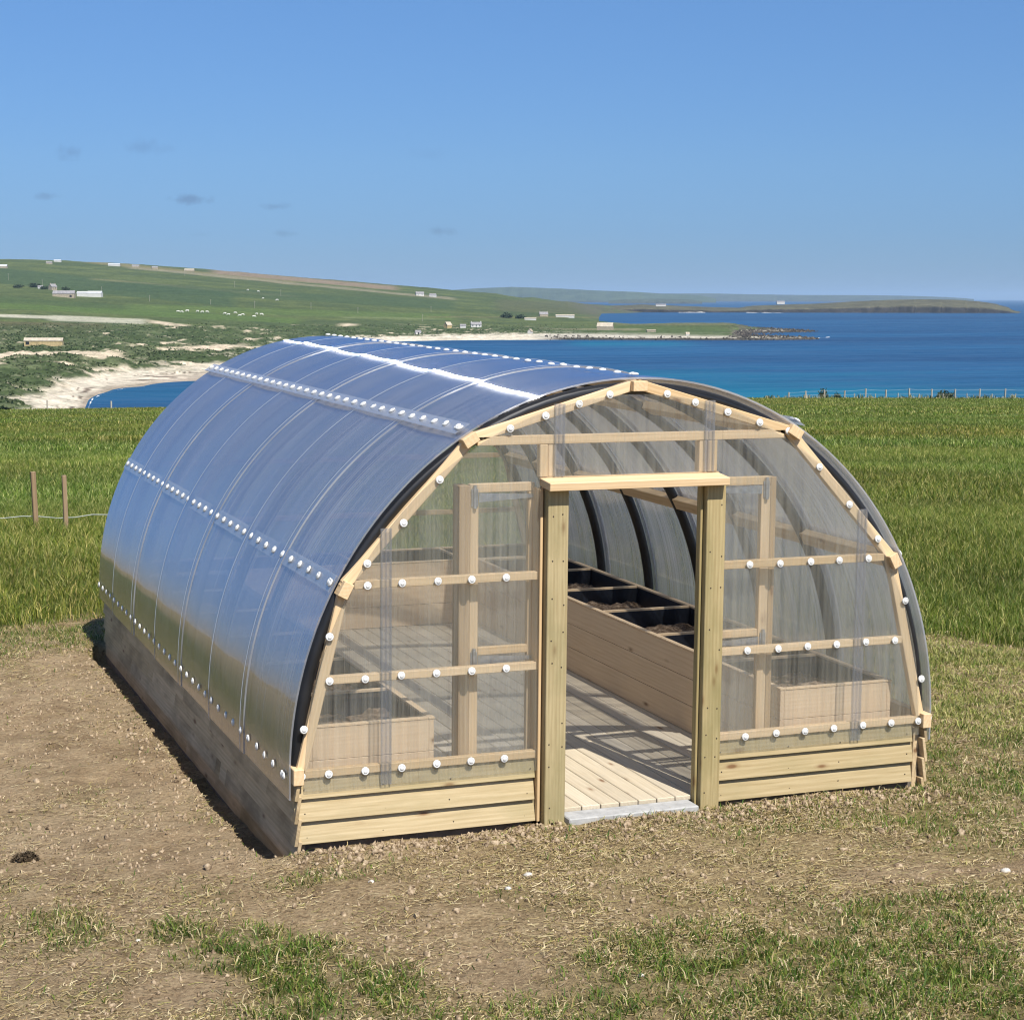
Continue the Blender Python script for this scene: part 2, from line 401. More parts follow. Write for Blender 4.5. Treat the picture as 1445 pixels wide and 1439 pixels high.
def cover(x, y):
    """green (0..1) and straw (0..1) cover of the near ground"""
    n1 = fbm(x * 0.9, y * 0.9, 31, 4); n2 = fbm(x * 3.1, y * 3.1, 41, 3)
    # edge of the uncut field behind and beside the tunnel, its unseen left brought forward to green the sheets' reflections
    edge = np.interp(x, [-9, -4.3, -3.85, -3.3, -2.9, -1.8, 0, 3.0, 5.0, 5.3, 9], [-2.5, -1.5, 1.5, 6.2, 7.5, 7.6, 7.6, 5.4, 4.1, 3.0, 0.5]) + (n1 - 0.5) * 1.5
    lush = sstep(-0.15, 0.45, y - edge)
    g = np.zeros_like(x)
    def blob(cx, cy, rx, ry, a):
        nonlocal g
        q = ((x - cx) / rx) ** 2 + ((y - cy) / ry) ** 2
        g = np.maximum(g, a * np.clip(1.25 - q, 0, 1))
    g = g + 0.33 * sstep(-1.2, 0.9, x) * sstep(.42, .58, n1)
    for b in [(-2.55, -1.45, .42, .5, .8), (-2.85, -1.0, .22, .22, .6), (-2.35, -2.0, .5, .5, .75), (-3.3, -.7, .22, .4, .45),
              (-0.7, -2.3, .75, .62, .75), (0.0, -2.9, 1.3, .8, .85), (0.8, -2.3, .9, .7, .7), (-1.3, -2.75, .6, .35, .6),
              (2.2, .2, 1.0, 1.3, .55), (3.3, 1.6, 1.2, 1.2, .6), (1.6, -0.6, .6, .25, .5), (4.2, 2.9, 1.5, 1.2, .75),
              (-3.0, 7.0, 1.6, .9, .5), (-2.4, 3.4, .25, .9, .25), (-2.1, -2.6, .9, .4, .55), (-2.0, -.45, .3, .12, .5),
              (0.9, -3.6, 2.2, .9, .8)]:
        blob(*b)
    g = g * sstep(0.30, 0.62, n1 * 0.55 + n2 * 0.45 + 0.12) * (0.45 + 0.75 * sstep(.36, .58, fbm(x * 7, y * 7, 47, 3)))
    g = np.maximum(g, 0.34 * sstep(0.52, 0.66, n1 * .5 + n2 * .5) * sstep(-0.9, 0.4, x))
    g = np.maximum(g, 0.13 * sstep(0.5, 0.66, n2))
    straw = np.clip(0.34 + 0.9 * sstep(-1.9, 0.6, x) + 0.5 * (n1 - 0.5) - 0.25 * sstep(.9, 1, lush), 0, 1)
    bare = 0
    for (cx, cy, rx, ry) in [(-2.5, 3.5, .38, 3.2), (-3.2, 3.6, .9, 2.2), (-2.55, .35, .55, .75), (.85, -1.45, .4, .2), (-1.6, -1.95, .3, .25), (-2.95, -1.72, .3, .22), (1.5, -1.55, .4, .12), (-3.1, .6, .5, .8)]:
        bare = np.maximum(bare, np.clip(1.4 - ((x - cx) / rx) ** 2 - ((y - cy) / ry) ** 2, 0, 1))
    straw = straw * (1 - 0.75 * bare); g = g * (1 - 0.85 * bare)
    return np.maximum(g, lush), straw, lush

angs = np.concatenate([np.linspace(-math.pi, -0.52, 60, endpoint=False), np.linspace(-0.52, -0.31, 40, endpoint=False),
                       np.linspace(-0.31, 0.31, 620, endpoint=False), np.linspace(0.31, 0.52, 40, endpoint=False),
                       np.linspace(0.52, math.pi, 60, endpoint=False)])
rad = np.concatenate([np.linspace(0.6, 5.5, 12, endpoint=False), np.geomspace(5.5, 22, 420, endpoint=False), np.geomspace(22, 310, 210, endpoint=False), np.geomspace(310, 3200, 40)])
A, RR = np.meshgrid(angs, rad)
GX = CAM[0] + RR * (np.cos(A) * FWD[0] + np.sin(A) * RGT[0]); GY = CAM[1] + RR * (np.cos(A) * FWD[1] + np.sin(A) * RGT[1])
GZ = ground_z(GX, GY)
g_, s_, l_ = cover(GX, GY)
nr, nc = GX.shape
I = np.arange(nr * nc).reshape(nr, nc); I2 = np.roll(I, -1, axis=1)
Q = np.stack([I[:-1], I2[:-1], I2[1:], I[1:]], -1).reshape(-1, 4)[:, ::-1]

def ground_mat():
    m, nt, out = mat('field_and_soil')
    geo = nt.nodes.new('ShaderNodeNewGeometry').outputs['Position']
    g = attr(nt, 'green').outputs['Fac']; s = attr(nt, 'straw').outputs['Fac']; lu = attr(nt, 'lush').outputs['Fac']
    fine = noise(nt, geo, 38, 6, 0.7); mid = noise(nt, geo, 6, 5, 0.6); big = noise(nt, geo, 0.9, 4, 0.55)
    soil = ramp(nt, math_(nt, 'ADD', math_(nt, 'MULTIPLY', fine, 0.65), math_(nt, 'MULTIPLY', mid, 0.4)),
                [(0.36, (0.09, 0.065, 0.042)), (0.45, (0.33, 0.24, 0.155)), (0.58, (0.50, 0.385, 0.26)), (0.74, (0.65, 0.535, 0.385))]).outputs[0]  # darkest stop also paints the tiny shadows among the soil crumbs
    soil = mixc(nt, math_(nt, 'MULTIPLY', ramp(nt, big, [(0.4, (0, 0, 0)), (0.65, (1, 1, 1))]).outputs[0], 0.5), soil, (0.36, 0.265, 0.175))
    strawc = ramp(nt, fine, [(0.36, (0.12, 0.085, 0.04)), (0.5, (0.36, 0.28, 0.14)), (0.66, (0.60, 0.50, 0.29))]).outputs[0]
    dk = noise(nt, geo, 2.3, 5, 0.65); dk2 = noise(nt, geo, 0.55, 3, 0.6)
    soil = mixc(nt, ramp(nt, dk, [(0.46, (0, 0, 0)), (0.64, (0.62, 0.62, 0.62))]).outputs[0], soil, (0.215, 0.15, 0.095))
    soil = mixc(nt, ramp(nt, dk2, [(0.48, (0, 0, 0)), (0.66, (0.5, 0.5, 0.5))]).outputs[0], soil, (0.50, 0.40, 0.28))
    c = mixc(nt, math_(nt, 'MULTIPLY', s, 0.6), soil, strawc)
    # turf under the blades; the distant field is the same turf seen flat
    tn = noise(nt, mapping(nt, geo, (1, 1, 1)), 2.4, 6, 0.72)
    tb = noise(nt, geo, 0.11, 4, 0.6)
    turf = ramp(nt, tn, [(0.30, (0.022, 0.040, 0.007)), (0.5, (0.066, 0.104, 0.017)), (0.70, (0.125, 0.165, 0.036))]).outputs[0]
    turf = mixc(nt, ramp(nt, tb, [(0.42, (0, 0, 0)), (0.62, (0.6, 0.6, 0.6))]).outputs[0], turf, (0.095, 0.105, 0.022))
    gg = math_(nt, 'MULTIPLY', g, 0.9)
    c = mixc(nt, gg, c, turf)
    p = N(nt, 'ShaderNodeBsdfPrincipled', i_Roughness=0.95); p.inputs['Specular IOR Level'].default_value = 0.08
    c = mixc(nt, 1.0, c, (1.02, 0.98, 0.88), 'MULTIPLY')
    L(nt, c, p.inputs['Base Color'])
    b = N(nt, 'ShaderNodeBump', i_Strength=1.0, i_Distance=0.05); L(nt, math_(nt, 'ADD', fine, mid), b.inputs['Height']); L(nt, b.outputs[0], p.inputs['Normal'])
    L(nt, p.outputs[0], out.inputs[0])
    return m
ground = nmesh('ground', np.stack([GX, GY, GZ], -1).reshape(-1, 3), (Q, []), ground_mat(), smooth=True,
               attrs={'green': ('FLOAT', g_), 'straw': ('FLOAT', s_), 'lush': ('FLOAT', l_)})
tag(ground, kind='structure')

# ------------------------------------------------------------------ blades of grass, straw, clods
def blade_mat(name, trans=0.35, rough=0.6):
    m, nt, out = mat(name)
    c = attr(nt, 'col').outputs['Color']
    d = N(nt, 'ShaderNodeBsdfPrincipled', i_Roughness=rough); d.inputs['Specular IOR Level'].default_value = 0.25
    L(nt, c, d.inputs['Base Color'])
    t = N(nt, 'ShaderNodeBsdfTranslucent'); L(nt, mixc(nt, 1.0, c, (1.0, 1.15, 0.6), 'MULTIPLY'), t.inputs[0])
    mx = N(nt, 'ShaderNodeMixShader', i_0=trans); L(nt, d.outputs[0], mx.inputs[1]); L(nt, t.outputs[0], mx.inputs[2])
    L(nt, mx.outputs[0], out.inputs[0])
    return m
MAT['blade'] = blade_mat('grass_blade'); MAT['strawm'] = blade_mat('dry_straw', 0.15, 0.7)

def blades(name, x, y, h, w, bend, col, material, z=None, flat=0.0):
    n = len(x)
    z = ground_z(x, y) - 0.01 if z is None else z
    a = RNG.random(n) * 2 * math.pi; b = RNG.random(n) * 2 * math.pi
    sx = np.cos(a) * w / 2; sy = np.sin(a) * w / 2
    bx = np.cos(b) * bend * h; by = np.sin(b) * bend * h
    P = np.zeros((n, 5, 3))
    P[:, 0] = np.stack([x - sx, y - sy, z], -1); P[:, 1] = np.stack([x + sx, y + sy, z], -1)
    P[:, 2] = np.stack([x - sx * .8 + bx * .3, y - sy * .8 + by * .3, z + h * .58], -1)
    P[:, 3] = np.stack([x + sx * .8 + bx * .3, y + sy * .8 + by * .3, z + h * .58], -1)
    P[:, 4] = np.stack([x + bx, y + by, z + h * np.sqrt(np.clip(1 - bend ** 2 * .5, .2, 1))], -1)
    base = np.arange(n)[:, None] * 5
    Qd = base + np.array([[0, 1, 3, 2]]); T = base + np.array([[2, 3, 4]])
    C = np.ones((n, 5, 4)); C[:, :, :3] = col[:, None, :]
    return nmesh(name, P.reshape(-1, 3), (Qd, T), material, attrs={'col': ('FLOAT_COLOR', C.reshape(-1, 4))})

def fan(n, v0, v1, half=0.44, power=1.0):
    """random ground points in front of the camera between two distances"""
    uu = RNG.random(n)
    v = (v0 ** (2 * power) + uu * (v1 ** (2 * power) - v0 ** (2 * power))) ** (1 / (2 * power))
    w = (RNG.random(n) * 2 - 1) * half * v
    return CAM[0] + FWD[0] * v + RGT[0] * w, CAM[1] + FWD[1] * v + RGT[1] * w, v
def outside(x, y, m=0.06):
    return ~((np.abs(x) < 2.03 + m) & (y > 0.0 - m) & (y < 6.7 + m))
def pick(cols, n):
    cols = np.array(cols); k = RNG.integers(0, len(cols), n)
    c = cols[k] * (0.75 + 0.5 * RNG.random((n, 1)))
    return np.clip(c, 0, 1)
GREENS = [(0.115, 0.185, 0.024), (0.088, 0.152, 0.022), (0.165, 0.220, 0.035), (0.060, 0.112, 0.018), (0.230, 0.270, 0.075)]
DRY = [(0.42, 0.32, 0.15), (0.52, 0.42, 0.23), (0.34, 0.25, 0.11), (0.60, 0.50, 0.30)]

# short sparse grass of the worked ground
x, y, v = fan(680000, 6.5, 19)
g, s, lu = cover(x, y)
k = (RNG.random(len(x)) < np.clip(g * (1 - lu) * 1.1, 0, 1)) & outside(x, y) & (lu < 0.9)
x, y, g = x[k], y[k], g[k]; n = len(x)
c = pick(GREENS[:4] + [(0.24, 0.23, 0.06)], n)
dry = RNG.random(n) < 0.12 + 0.4 * (1 - g); c[dry] = pick(DRY, dry.sum())
yl_ = (x > 2.3) & (y > 0.9) & (RNG.random(n) < .6); c[yl_] = pick([(0.42, 0.40, 0.13), (0.34, 0.35, 0.10), (0.50, 0.44, 0.20)], yl_.sum())
tag(blades('lawn_grass', x, y, 0.022 + 0.055 * RNG.random(n) * (0.6 + 0.7 * g), 0.0042 + 0.0035 * RNG.random(n), 0.5 + 0.7 * RNG.random(n), c, MAT['blade']),
    'short patchy green grass on the worked soil in front of the greenhouse', 'grass', kind='stuff')
# straw and cut stalks lying on the soil
x, y, v = fan(1150000, 6.5, 18)
g, s, lu = cover(x, y)
k = (RNG.random(len(x)) < s * (0.10 + 0.95 * sstep(.36, .68, fbm(x * 3.2, y * 3.2, 77, 3))) * (1 - lu * .8)) & outside(x, y, 0.0)
x, y = x[k], y[k]; n = len(x)
def litter(name, x, y, ln, w, col, material, zoff=0.003):
    n = len(x); z = ground_z(x, y) + zoff
    a = RNG.random(n) * 2 * math.pi; dx = np.cos(a) * ln / 2; dy = np.sin(a) * ln / 2
    tl = (RNG.random(n) - 0.35) * 0.45 * ln
    px_, py_ = -np.sin(a) * w / 2, np.cos(a) * w / 2
    cv = (RNG.random(n) - .5) * ln * .5
    P = np.zeros((n, 6, 3))
    for i, (tt, zz) in enumerate(((-1, 0), (0, 1), (1, 2))):
        ox = dx * tt + (px_ / w * 2) * cv * (1 - abs(tt)); oy = dy * tt + (py_ / w * 2) * cv * (1 - abs(tt))
        P[:, 2 * i] = np.stack([x + ox - px_, y + oy - py_, z + np.abs(tl) * zz * .5], -1)
        P[:, 2 * i + 1] = np.stack([x + ox + px_, y + oy + py_, z + np.abs(tl) * zz * .5 + w * .3], -1)
    b = np.arange(n)[:, None] * 6
    Qd = np.concatenate([b + np.array([[0, 1, 3, 2]]), b + np.array([[2, 3, 5, 4]])])
    C = np.ones((n, 6, 4)); C[:, :, :3] = col[:, None, :]
    return nmesh(name, P.reshape(-1, 3), (Qd, []), material, attrs={'col': ('FLOAT_COLOR', C.reshape(-1, 4))})
tag(litter('straw_litter', x, y, 0.012 + 0.055 * RNG.random(n) ** 2.2, 0.002 + 0.0025 * RNG.random(n), pick(DRY + [(0.26, 0.18, 0.09), (0.13, 0.085, 0.045), (0.28, 0.205, 0.12), (0.36, 0.28, 0.17), (0.30, 0.27, 0.09)], n), MAT['strawm']),
    'dry straw and dead grass stalks lying over the sandy soil', 'straw', kind='stuff')
# clods and crumbs of earth
def clods(name, x, y, rr, material, z=None):
    n = len(x); z = ground_z(x, y) if z is None else z
    ico = np.array([(0, 0, 1), (.9, 0, .3), (.28, .85, .3), (-.72, .53, .3), (-.72, -.53, .3), (.28, -.85, .3), (.72, .53, -.4), (-.28, .85, -.4), (-.9, 0, -.4), (-.28, -.85, -.4), (.72, -.53, -.4)])
    T0 = np.array([(0, 1, 2), (0, 2, 3), (0, 3, 4), (0, 4, 5), (0, 5, 1), (1, 6, 2), (2, 7, 3), (3, 8, 4), (4, 9, 5), (5, 10, 1), (6, 7, 2), (7, 8, 3), (8, 9, 4), (9, 10, 5), (10, 6, 1)])
    P = ico[None] * (rr[:, None, None]) * (0.35 + 1.2 * RNG.random((n, 11, 1))) * (0.6 + .8 * RNG.random((n, 1, 3)))
    P = P + np.stack([x, y, z + rr * .25], -1)[:, None]
    T = (np.arange(n)[:, None, None] * 11 + T0[None]).reshape(-1, 3)
    return nmesh(name, P.reshape(-1, 3), ([], T), material)
MAT['clod'] = simple('earth_clod', None, 0.95, cols=[(0.35, (0.085, 0.058, 0.036)), (0.48, (0.26, 0.19, 0.12)), (0.62, (0.43, 0.335, 0.225))], scale=35, bump=0.5, spec=0.1)
xs = np.concatenate([RNG.uniform(-2.05, 1.95, 2600), RNG.uniform(-2.42, -2.2, 260)])
ys = np.concatenate([-0.02 - np.abs(RNG.normal(0, 0.20, 2600)), RNG.uniform(-0.1, 6.6, 260)])
fx, fy, v = fan(140000, 6.5, 16); gg, ss, ll = cover(fx, fy)
k = (RNG.random(len(fx)) < (0.55 * (1 - gg)) * vnoise(fx * 2.2, fy * 2.2, 91) ** 1.5) & outside(fx, fy)
fx, fy = fx[k], fy[k]
k0 = ~((np.abs(xs + 0.03) < 0.45) & (ys > -0.13))
xs, ys = xs[k0], ys[k0]
lx, ly, v = fan(2600, 6.5, 14); gg, ss, ll = cover(lx, ly); k1 = (RNG.random(len(lx)) < .3 * (1 - gg)) & outside(lx, ly, .1); lx, ly = lx[k1], ly[k1]
X = np.concatenate([xs, fx]); Y = np.concatenate([ys, fy])
RRc = np.concatenate([0.004 + 0.015 * RNG.random(len(xs)) ** 2.4, 0.003 + 0.011 * RNG.random(len(fx)) ** 3])
X = np.concatenate([X, lx]); Y = np.concatenate([Y, ly]); RRc = np.concatenate([RRc, 0.008 + 0.018 * RNG.random(len(lx)) ** 3])
tag(clods('soil_clods', X, Y, RRc, MAT['clod']), 'loose brown clods and crumbs of dug earth along the greenhouse foot', 'soil', kind='stuff')

# uncut field grass: dense near its edge, coarser tufts with distance
parts = []
def field_layer(n, v0, v1, hh, ww, power=1.0, half=0.41):
    x, y, v = fan(n, v0, v1, half, power)
    g, s, lu = cover(x, y)
    pt = fbm(x * 0.45, y * 0.45, 61, 4)
    k = (RNG.random(n) < lu) & outside(x, y, 0.15)
    x, y, v, pt = x[k], y[k], v[k], pt[k]; m = len(x)
    c = pick(GREENS, m)
    tip = RNG.random(m) < 0.16; c[tip] = pick([(0.40, 0.40, 0.15), (0.33, 0.38, 0.15)], tip.sum())
    c *= (0.58 + 0.76 * pt)[:, None] * np.array([1.06, 1.0, .95])
    c[:, 0] *= 0.85 + 0.45 * fbm(x * .08, y * .08, 63, 2)
    c *= (0.8 + 0.45 * fbm(x * .05 + 3, y * .16, 66, 3))[:, None]
    parts.append((x, y, hh * (0.55 + 0.9 * RNG.random(m)) * (0.6 + 0.8 * pt), ww * (0.7 + 0.6 * RNG.random(m)), 0.25 + 0.75 * RNG.random(m), c))
field_layer(380000, 12, 30, 0.12, 0.0075)
field_layer(325000, 28, 62, 0.13, 0.013)
field_layer(245000, 60, 130, 0.15, 0.030)
field_layer(195000, 125, 288, 0.17, 0.065)
nfr = 900
pf = RNG.uniform(1080, 1470, nfr); azf = np.arctan((pf - 722.5) / FPX); vf = (252 + 34 * np.clip((azf + .27) / .54, -1, 2) - 2.0 - 4 * RNG.random(nfr)) * np.cos(azf)
wf = (pf - 722.5) / FPX * vf * CP; clf = vnoise(pf / 7, pf * 0, 141)
parts.append((CAM[0] + FWD[0] * vf + RGT[0] * wf, CAM[1] + FWD[1] * vf + RGT[1] * wf, (0.2 + 0.55 * RNG.random(nfr)) * (0.3 + clf), 0.07 + 0.1 * RNG.random(nfr), 0.2 + 0.5 * RNG.random(nfr), pick([(0.46, 0.42, 0.30), (0.36, 0.33, 0.2), (0.10, 0.13, 0.03), (0.07, 0.09, 0.025)], nfr)))
cat = [np.concatenate([p[i] for p in parts]) for i in range(6)]
tag(blades('field_grass', *cat, MAT['blade']), 'lush green uncut grass of the field behind the greenhouse', 'grass', kind='stuff')

# ------------------------------------------------------------------ greenhouse
TX, TY = 0.0157, 0.0024
ROT = (TX, TY, 0)
gh = tag(empty('greenhouse', (0, 0, 0), ROT), 'curved polycarbonate polytunnel greenhouse with timber gable and open doorway', 'greenhouse')
Z0, LEN = 0.41, 6.62
EA, EB = 2.0, 2.10
NODES = [(-2.0, 0.4137), (-1.7322, 1.4285), (-1.0179, 2.2271), (0, 2.511), (1.0179, 2.2271), (1.7322, 1.4285), (2.0, 0.4137)]
def nrm(x, z):
    n = Vector((x / EA ** 2, 0, (z - Z0) / EB ** 2)); return n.normalized()

# hoops of black pipe
for i in range(8):
    if i == 1: pass
    yh = 0.104 if i == 0 else (LEN - 0.1 if i == 7 else 0.16 + 0.945 * i)
    m = MB(); P = [(-1.962, yh, 0.395)]
    P += [(-1.962 * math.cos(t), yh, Z0 + 2.060 * math.sin(t)) for t in np.linspace(0, math.pi, 57)]
    P += [(1.962, yh, 0.395)]
    m.tube(P, 0.036, 12); m.build('hoop', MAT['hoop'], gh, True)

# purlins with their square ends showing at the gable
for i, (nx, nz) in enumerate(NODES):
    n = nrm(nx, nz); t = Vector((n.z, 0, -n.x))
    c = Vector((nx, 0, nz)) - n * 0.023
    m = MB(); m.box((c.x, LEN / 2, c.z), (Vector((0, 1, 0)), t, n), (LEN / 2, 0.044, 0.029), 0.003, 0.6)
    m.build('purlin', MAT['pine'], gh)

# roof sheets, each a thin twin-wall shell bent over the hoops
def sheet(y0, y1, lift, name='roof_sheet'):
    ths = np.concatenate([np.linspace(0, math.pi, 91)])
    ys = np.linspace(y0, y1, 15)
    V = []
    def surf(off):
        rows = []
        for yy in ys:
            rp = 0.0035 * math.cos(2 * math.pi * (yy - 0.16) / 0.945) + 0.0012 * math.sin(yy * 37 + y0 * 5)
            o = off + rp
            row = [(-(EA + off), yy, 0.285), (-(EA + off), yy, 0.35)]
            row += [(-(EA + off + rp * min(1, 1.6 * math.sin(t)) ) * math.cos(t), yy, Z0 + (EB + off + rp * min(1, 1.6 * math.sin(t))) * math.sin(t)) for t in ths]
            row += [((EA + off), yy, 0.35), ((EA + off), yy, 0.285)]
            rows.append(row)
        return rows
    a = surf(0.024 + lift); b = surf(0.014 + lift)
    nr_, nc_ = len(a), len(a[0])
    V = [p for row in a for p in row] + [p for row in b for p in row]
    off = nr_ * nc_; F = []
    for i in range(nr_ - 1):
        for j in range(nc_ - 1):
            p = i * nc_ + j
            F.append((p, p + nc_, p + nc_ + 1, p + 1)); F.append((off + p, off + p + 1, off + p + nc_ + 1, off + p + nc_))
    for j in range(nc_ - 1):
        F.append((j, j + 1, off + j + 1, off + j)); p = (nr_ - 1) * nc_ + j; F.append((p, off + p, off + p + 1, p + 1))
    for i in range(nr_ - 1):
        p = i * nc_; F.append((p, off + p, off + p + nc_, p + nc_)); p += nc_ - 1; F.append((p, p + nc_, off + p + nc_, off + p))
    V = [(x_, y_, z_ - Z0) for x_, y_, z_ in V]           # origin on the arch axis
    mi = [0 if (max(ff) < off or (min(ff) < off)) else 1 for ff in F]
    o = nmesh(name, V, F, MAT['roofsheet'], gh, True, extra_mats=(MAT['roofinner'],), mat_idx=mi); o.location = (0, 0, Z0)
    md = o.modifiers.new('edges', 'EDGE_SPLIT'); md.split_angle = R(40)
    return o
for i in range(7):
    y0 = 0.035 if i == 0 else 0.16 + 0.945 * i - 0.03
    y1 = 0.16 + 0.945 * (i + 1) + 0.03 if i < 6 else LEN
    sheet(y0, y1, 0.0 if i % 2 == 0 else 0.0105)

MAT['edge_glint'] = simple('sheet_edge_glint', (0.40, 0.45, 0.54), 0.35, var=0.05)  # pale line painted along each joint for light caught by the sheet edge
for i in range(1, 7):
    yy = 0.16 + 0.945 * i + (0.03 if i % 2 else -0.03)
    m = MB(); V = []; F = []
    th = np.linspace(0, math.pi, 81)
    prof = [(-(EA + .0405), 0.285), (-(EA + .0405), 0.35)] + [(-(EA + .0405) * math.cos(t), Z0 + (EB + .0405) * math.sin(t)) for t in th] + [(EA + .0405, 0.35), (EA + .0405, 0.285)]
    for x_, z_ in prof:
        n_ = Vector((x_, 0, max(0, z_ - Z0))).normalized()
        for dy_ in (-.003, .003):
            for dr_ in (0.0, .0015): V.append((x_ + n_.x * dr_, yy + dy_, z_ + n_.z * dr_))
    for j in range(len(prof) - 1):
        a_ = j * 4; b_ = a_ + 4
        F += [(a_ + 1, b_ + 1, b_ + 3, a_ + 3), (a_, a_ + 2, b_ + 2, b_), (a_, b_, b_ + 1, a_ + 1), (a_ + 2, a_ + 3, b_ + 3, b_ + 2)]
    m.add(V, F); m.build('joint_glint', MAT['edge_glint'], gh, True)

# clear fixing strips along the purlins, and the white fastener buttons
def button_mesh():
    prof = [(0.0225, 0.0), (0.0225, 0.004), (0.0205, 0.0075), (0.0150, 0.0095), (0.0145, 0.0082), (0.0125, 0.0082), (0.0118, 0.011), (0.006, 0.0125), (0.0, 0.0128)]
    V = []; F = []; S = 18
    for rr_, zz in prof[:-1]:
        for k in range(S): V.append((rr_ * math.cos(2 * math.pi * k / S), rr_ * math.sin(2 * math.pi * k / S), zz))
    V.append((0, 0, prof[-1][1])); nP = len(prof) - 1
    for i in range(nP - 1):
        for k in range(S): F.append((i * S + k, i * S + (k + 1) % S, (i + 1) * S + (k + 1) % S, (i + 1) * S + k))
    for k in range(S): F.append(((nP - 1) * S + k, (nP - 1) * S + (k + 1) % S, nP * S))
    return V, F
BV, BF = button_mesh()
btn_me = None; roof_btns = []
def button(pos, nv):
    global btn_me
    q = Vector(nv).to_track_quat('Z', 'Y')
    if btn_me is None:
        o = nmesh('fastener_button', BV, BF, MAT['button'], gh, True); btn_me = o.data
    else:
        o = bpy.data.objects.new('fastener_button', btn_me); COL.objects.link(o); o.parent = gh
    q = q @ Vector((random.gauss(0, .05), random.gauss(0, .05), 1)).normalized().to_track_quat('Z', 'Y')
    o.location = Vector(pos) + Vector((random.gauss(0, .003), 0, random.gauss(0, .0025))); o.rotation_euler = q.to_euler()
    return o
for i, (nx, nz) in enumerate(NODES):
    n = nrm(nx, nz); t = Vector((n.z, 0, -n.x))
    if i in (1, 2, 4, 5):
        c = Vector((nx, 0, nz)) + n * 0.0475
        m = MB(); m.box((c.x, (LEN + 0.05) / 2, c.z), (Vector((0, 1, 0)), t, n), ((LEN - 0.05) / 2, 0.05, 0.0025), 0.0005)
        m.build('fixing_strip', MAT['strip'], gh)
    ys_ = [0.075, 0.12] + [0.33 + 0.2 * k for k in range(32)]
    for yy in ys_:
        roof_btns.append((yy, i, Vector((nx, yy, nz)) + n * 0.0505 if i in (1, 2, 4, 5) else Vector((nx, yy, nz)) + n * 0.037, n))

GB = []
YB = 0.0295
GB += [(-1.802 + 0.204 * k, 0.413) for k in range(6)] + [(-1.952, 0.413)]
GB += [(-1.802 + 0.204 * k, 0.925) for k in range(6)]
GB += [(-1.59 + 0.2015 * k, 1.436) for k in range(5)]
GB += [(0.735 + 0.2 * k, 0.413) for k in range(6)] + [(1.925, 0.413)]
GB += [(0.735 + 0.2 * k, 0.925) for k in range(6)]
GB += [(0.735 + 0.2 * k, 1.436) for k in range(5)]
for s in (-1, 1):
    GB += [(s * 1.939, 0.675), (s * 1.805, 1.167), (s * 1.588, 1.552), (s * 1.388, 1.768), (s * 1.179, 1.995), (s * 0.97, 2.214), (s * 0.772, 2.268), (s * 0.563, 2.332), (s * 0.36, 2.390), (s * 0.178, 2.440)]
GB += [(0.0, 2.493)]
GB.remove((-0.97, 2.214))
for bx_, bz_ in GB: button((bx_, YB, bz_), (0, -1, 0))
roof_vis = sorted([b for b in roof_btns if b[1] <= 3], key=lambda b: b[0])
nb = 99 - len(GB)
for yy, i, p, n in roof_vis[:nb]: button(p, n)
V = []; F = []
for yy, i, p, n in roof_vis[nb:] + [b for b in roof_btns if b[1] > 3]:
    q = Vector(n).to_track_quat('Z', 'Y').to_matrix(); o0 = len(V)
    V += [q @ Vector(bv) + p for bv in BV]; F += [tuple(k + o0 for k in ff) for ff in BF]
tag(nmesh('fastener_button', V, F, MAT['button'], gh, True), kind='stuff')

# front gable timbers
PT = [(-1.950, 0.44), (-1.705, 1.44), (-0.985, 2.213), (0, 2.498), (0.985, 2.213), (1.705, 1.44), (1.950, 0.44)]
def gable_frame(yc, back=False):
    for i in range(6):
        (x0, z0_), (x1, z1_) = PT[i], PT[i + 1]
        m = MB(); m.bar((x0, yc, z0_), (x1, yc, z1_), 0.058, 0.044, Vector((-(z1_ - z0_), 0, x1 - x0)))
        m.build('arch_timber', MAT['pine'], gh)
gable_frame(0.0655); gable_frame(LEN - 0.06)
def timber(name, x0, x1, y0, y1, z0, z1, grain=0, mt='pine', bev=0.003, parent=None, tone=None):
    m = MB(); m.aabb(x0, x1, y0, y1, z0, z1, grain, bev, tone); return m.build(name, MAT[mt], parent or gh)
YF0, YF1 = 0.0425, 0.087
for (xa, xb, zc, h) in [(-1.935, -0.592, 0.416, 0.044), (-1.80, -0.592, 0.924, 0.044), (-1.655, -0.592, 1.437, 0.046),
                        (0.537, 1.935, 0.416, 0.044), (0.537, 1.80, 0.924, 0.044), (0.537, 1.655, 1.437, 0.046)]:
    timber('rail', xa, xb, YF0, YF1, zc - h / 2, zc + h / 2)
timber('tie_beam', -0.955, 0.955, YF0 + .001, YF1 + .001, 2.172, 2.222)
timber('stud', -0.590, -0.538, YF0 - .001, YF1 - .002, 1.99, 2.17, 2); timber('stud', -0.535, -0.487, YF0 + .006, YF1 + .02, 1.99, 2.17, 2)
timber('stud', 0.400, 0.448, YF0 + .006, YF1 + .02, 1.99, 2.17, 2); timber('stud', 0.451, 0.512, YF0 - .001, YF1 - .002, 1.99, 2.17, 2)
timber('stud', -0.5915, -0.575, 0.015, 0.15, 0.03, 1.925, 2); timber('stud', 0.5385, 0.556, 0.045, 0.15, 0.03, 1.925, 2)
# back gable
for (xa, xb, zc) in [(-1.935, 1.935, 0.416), (-1.80, 1.80, 0.924), (-1.655, 1.655, 1.437), (-0.955, 0.955, 2.19)]:
    timber('rail', xa, xb, LEN - 0.082, LEN - 0.04, zc - .022, zc + .022)

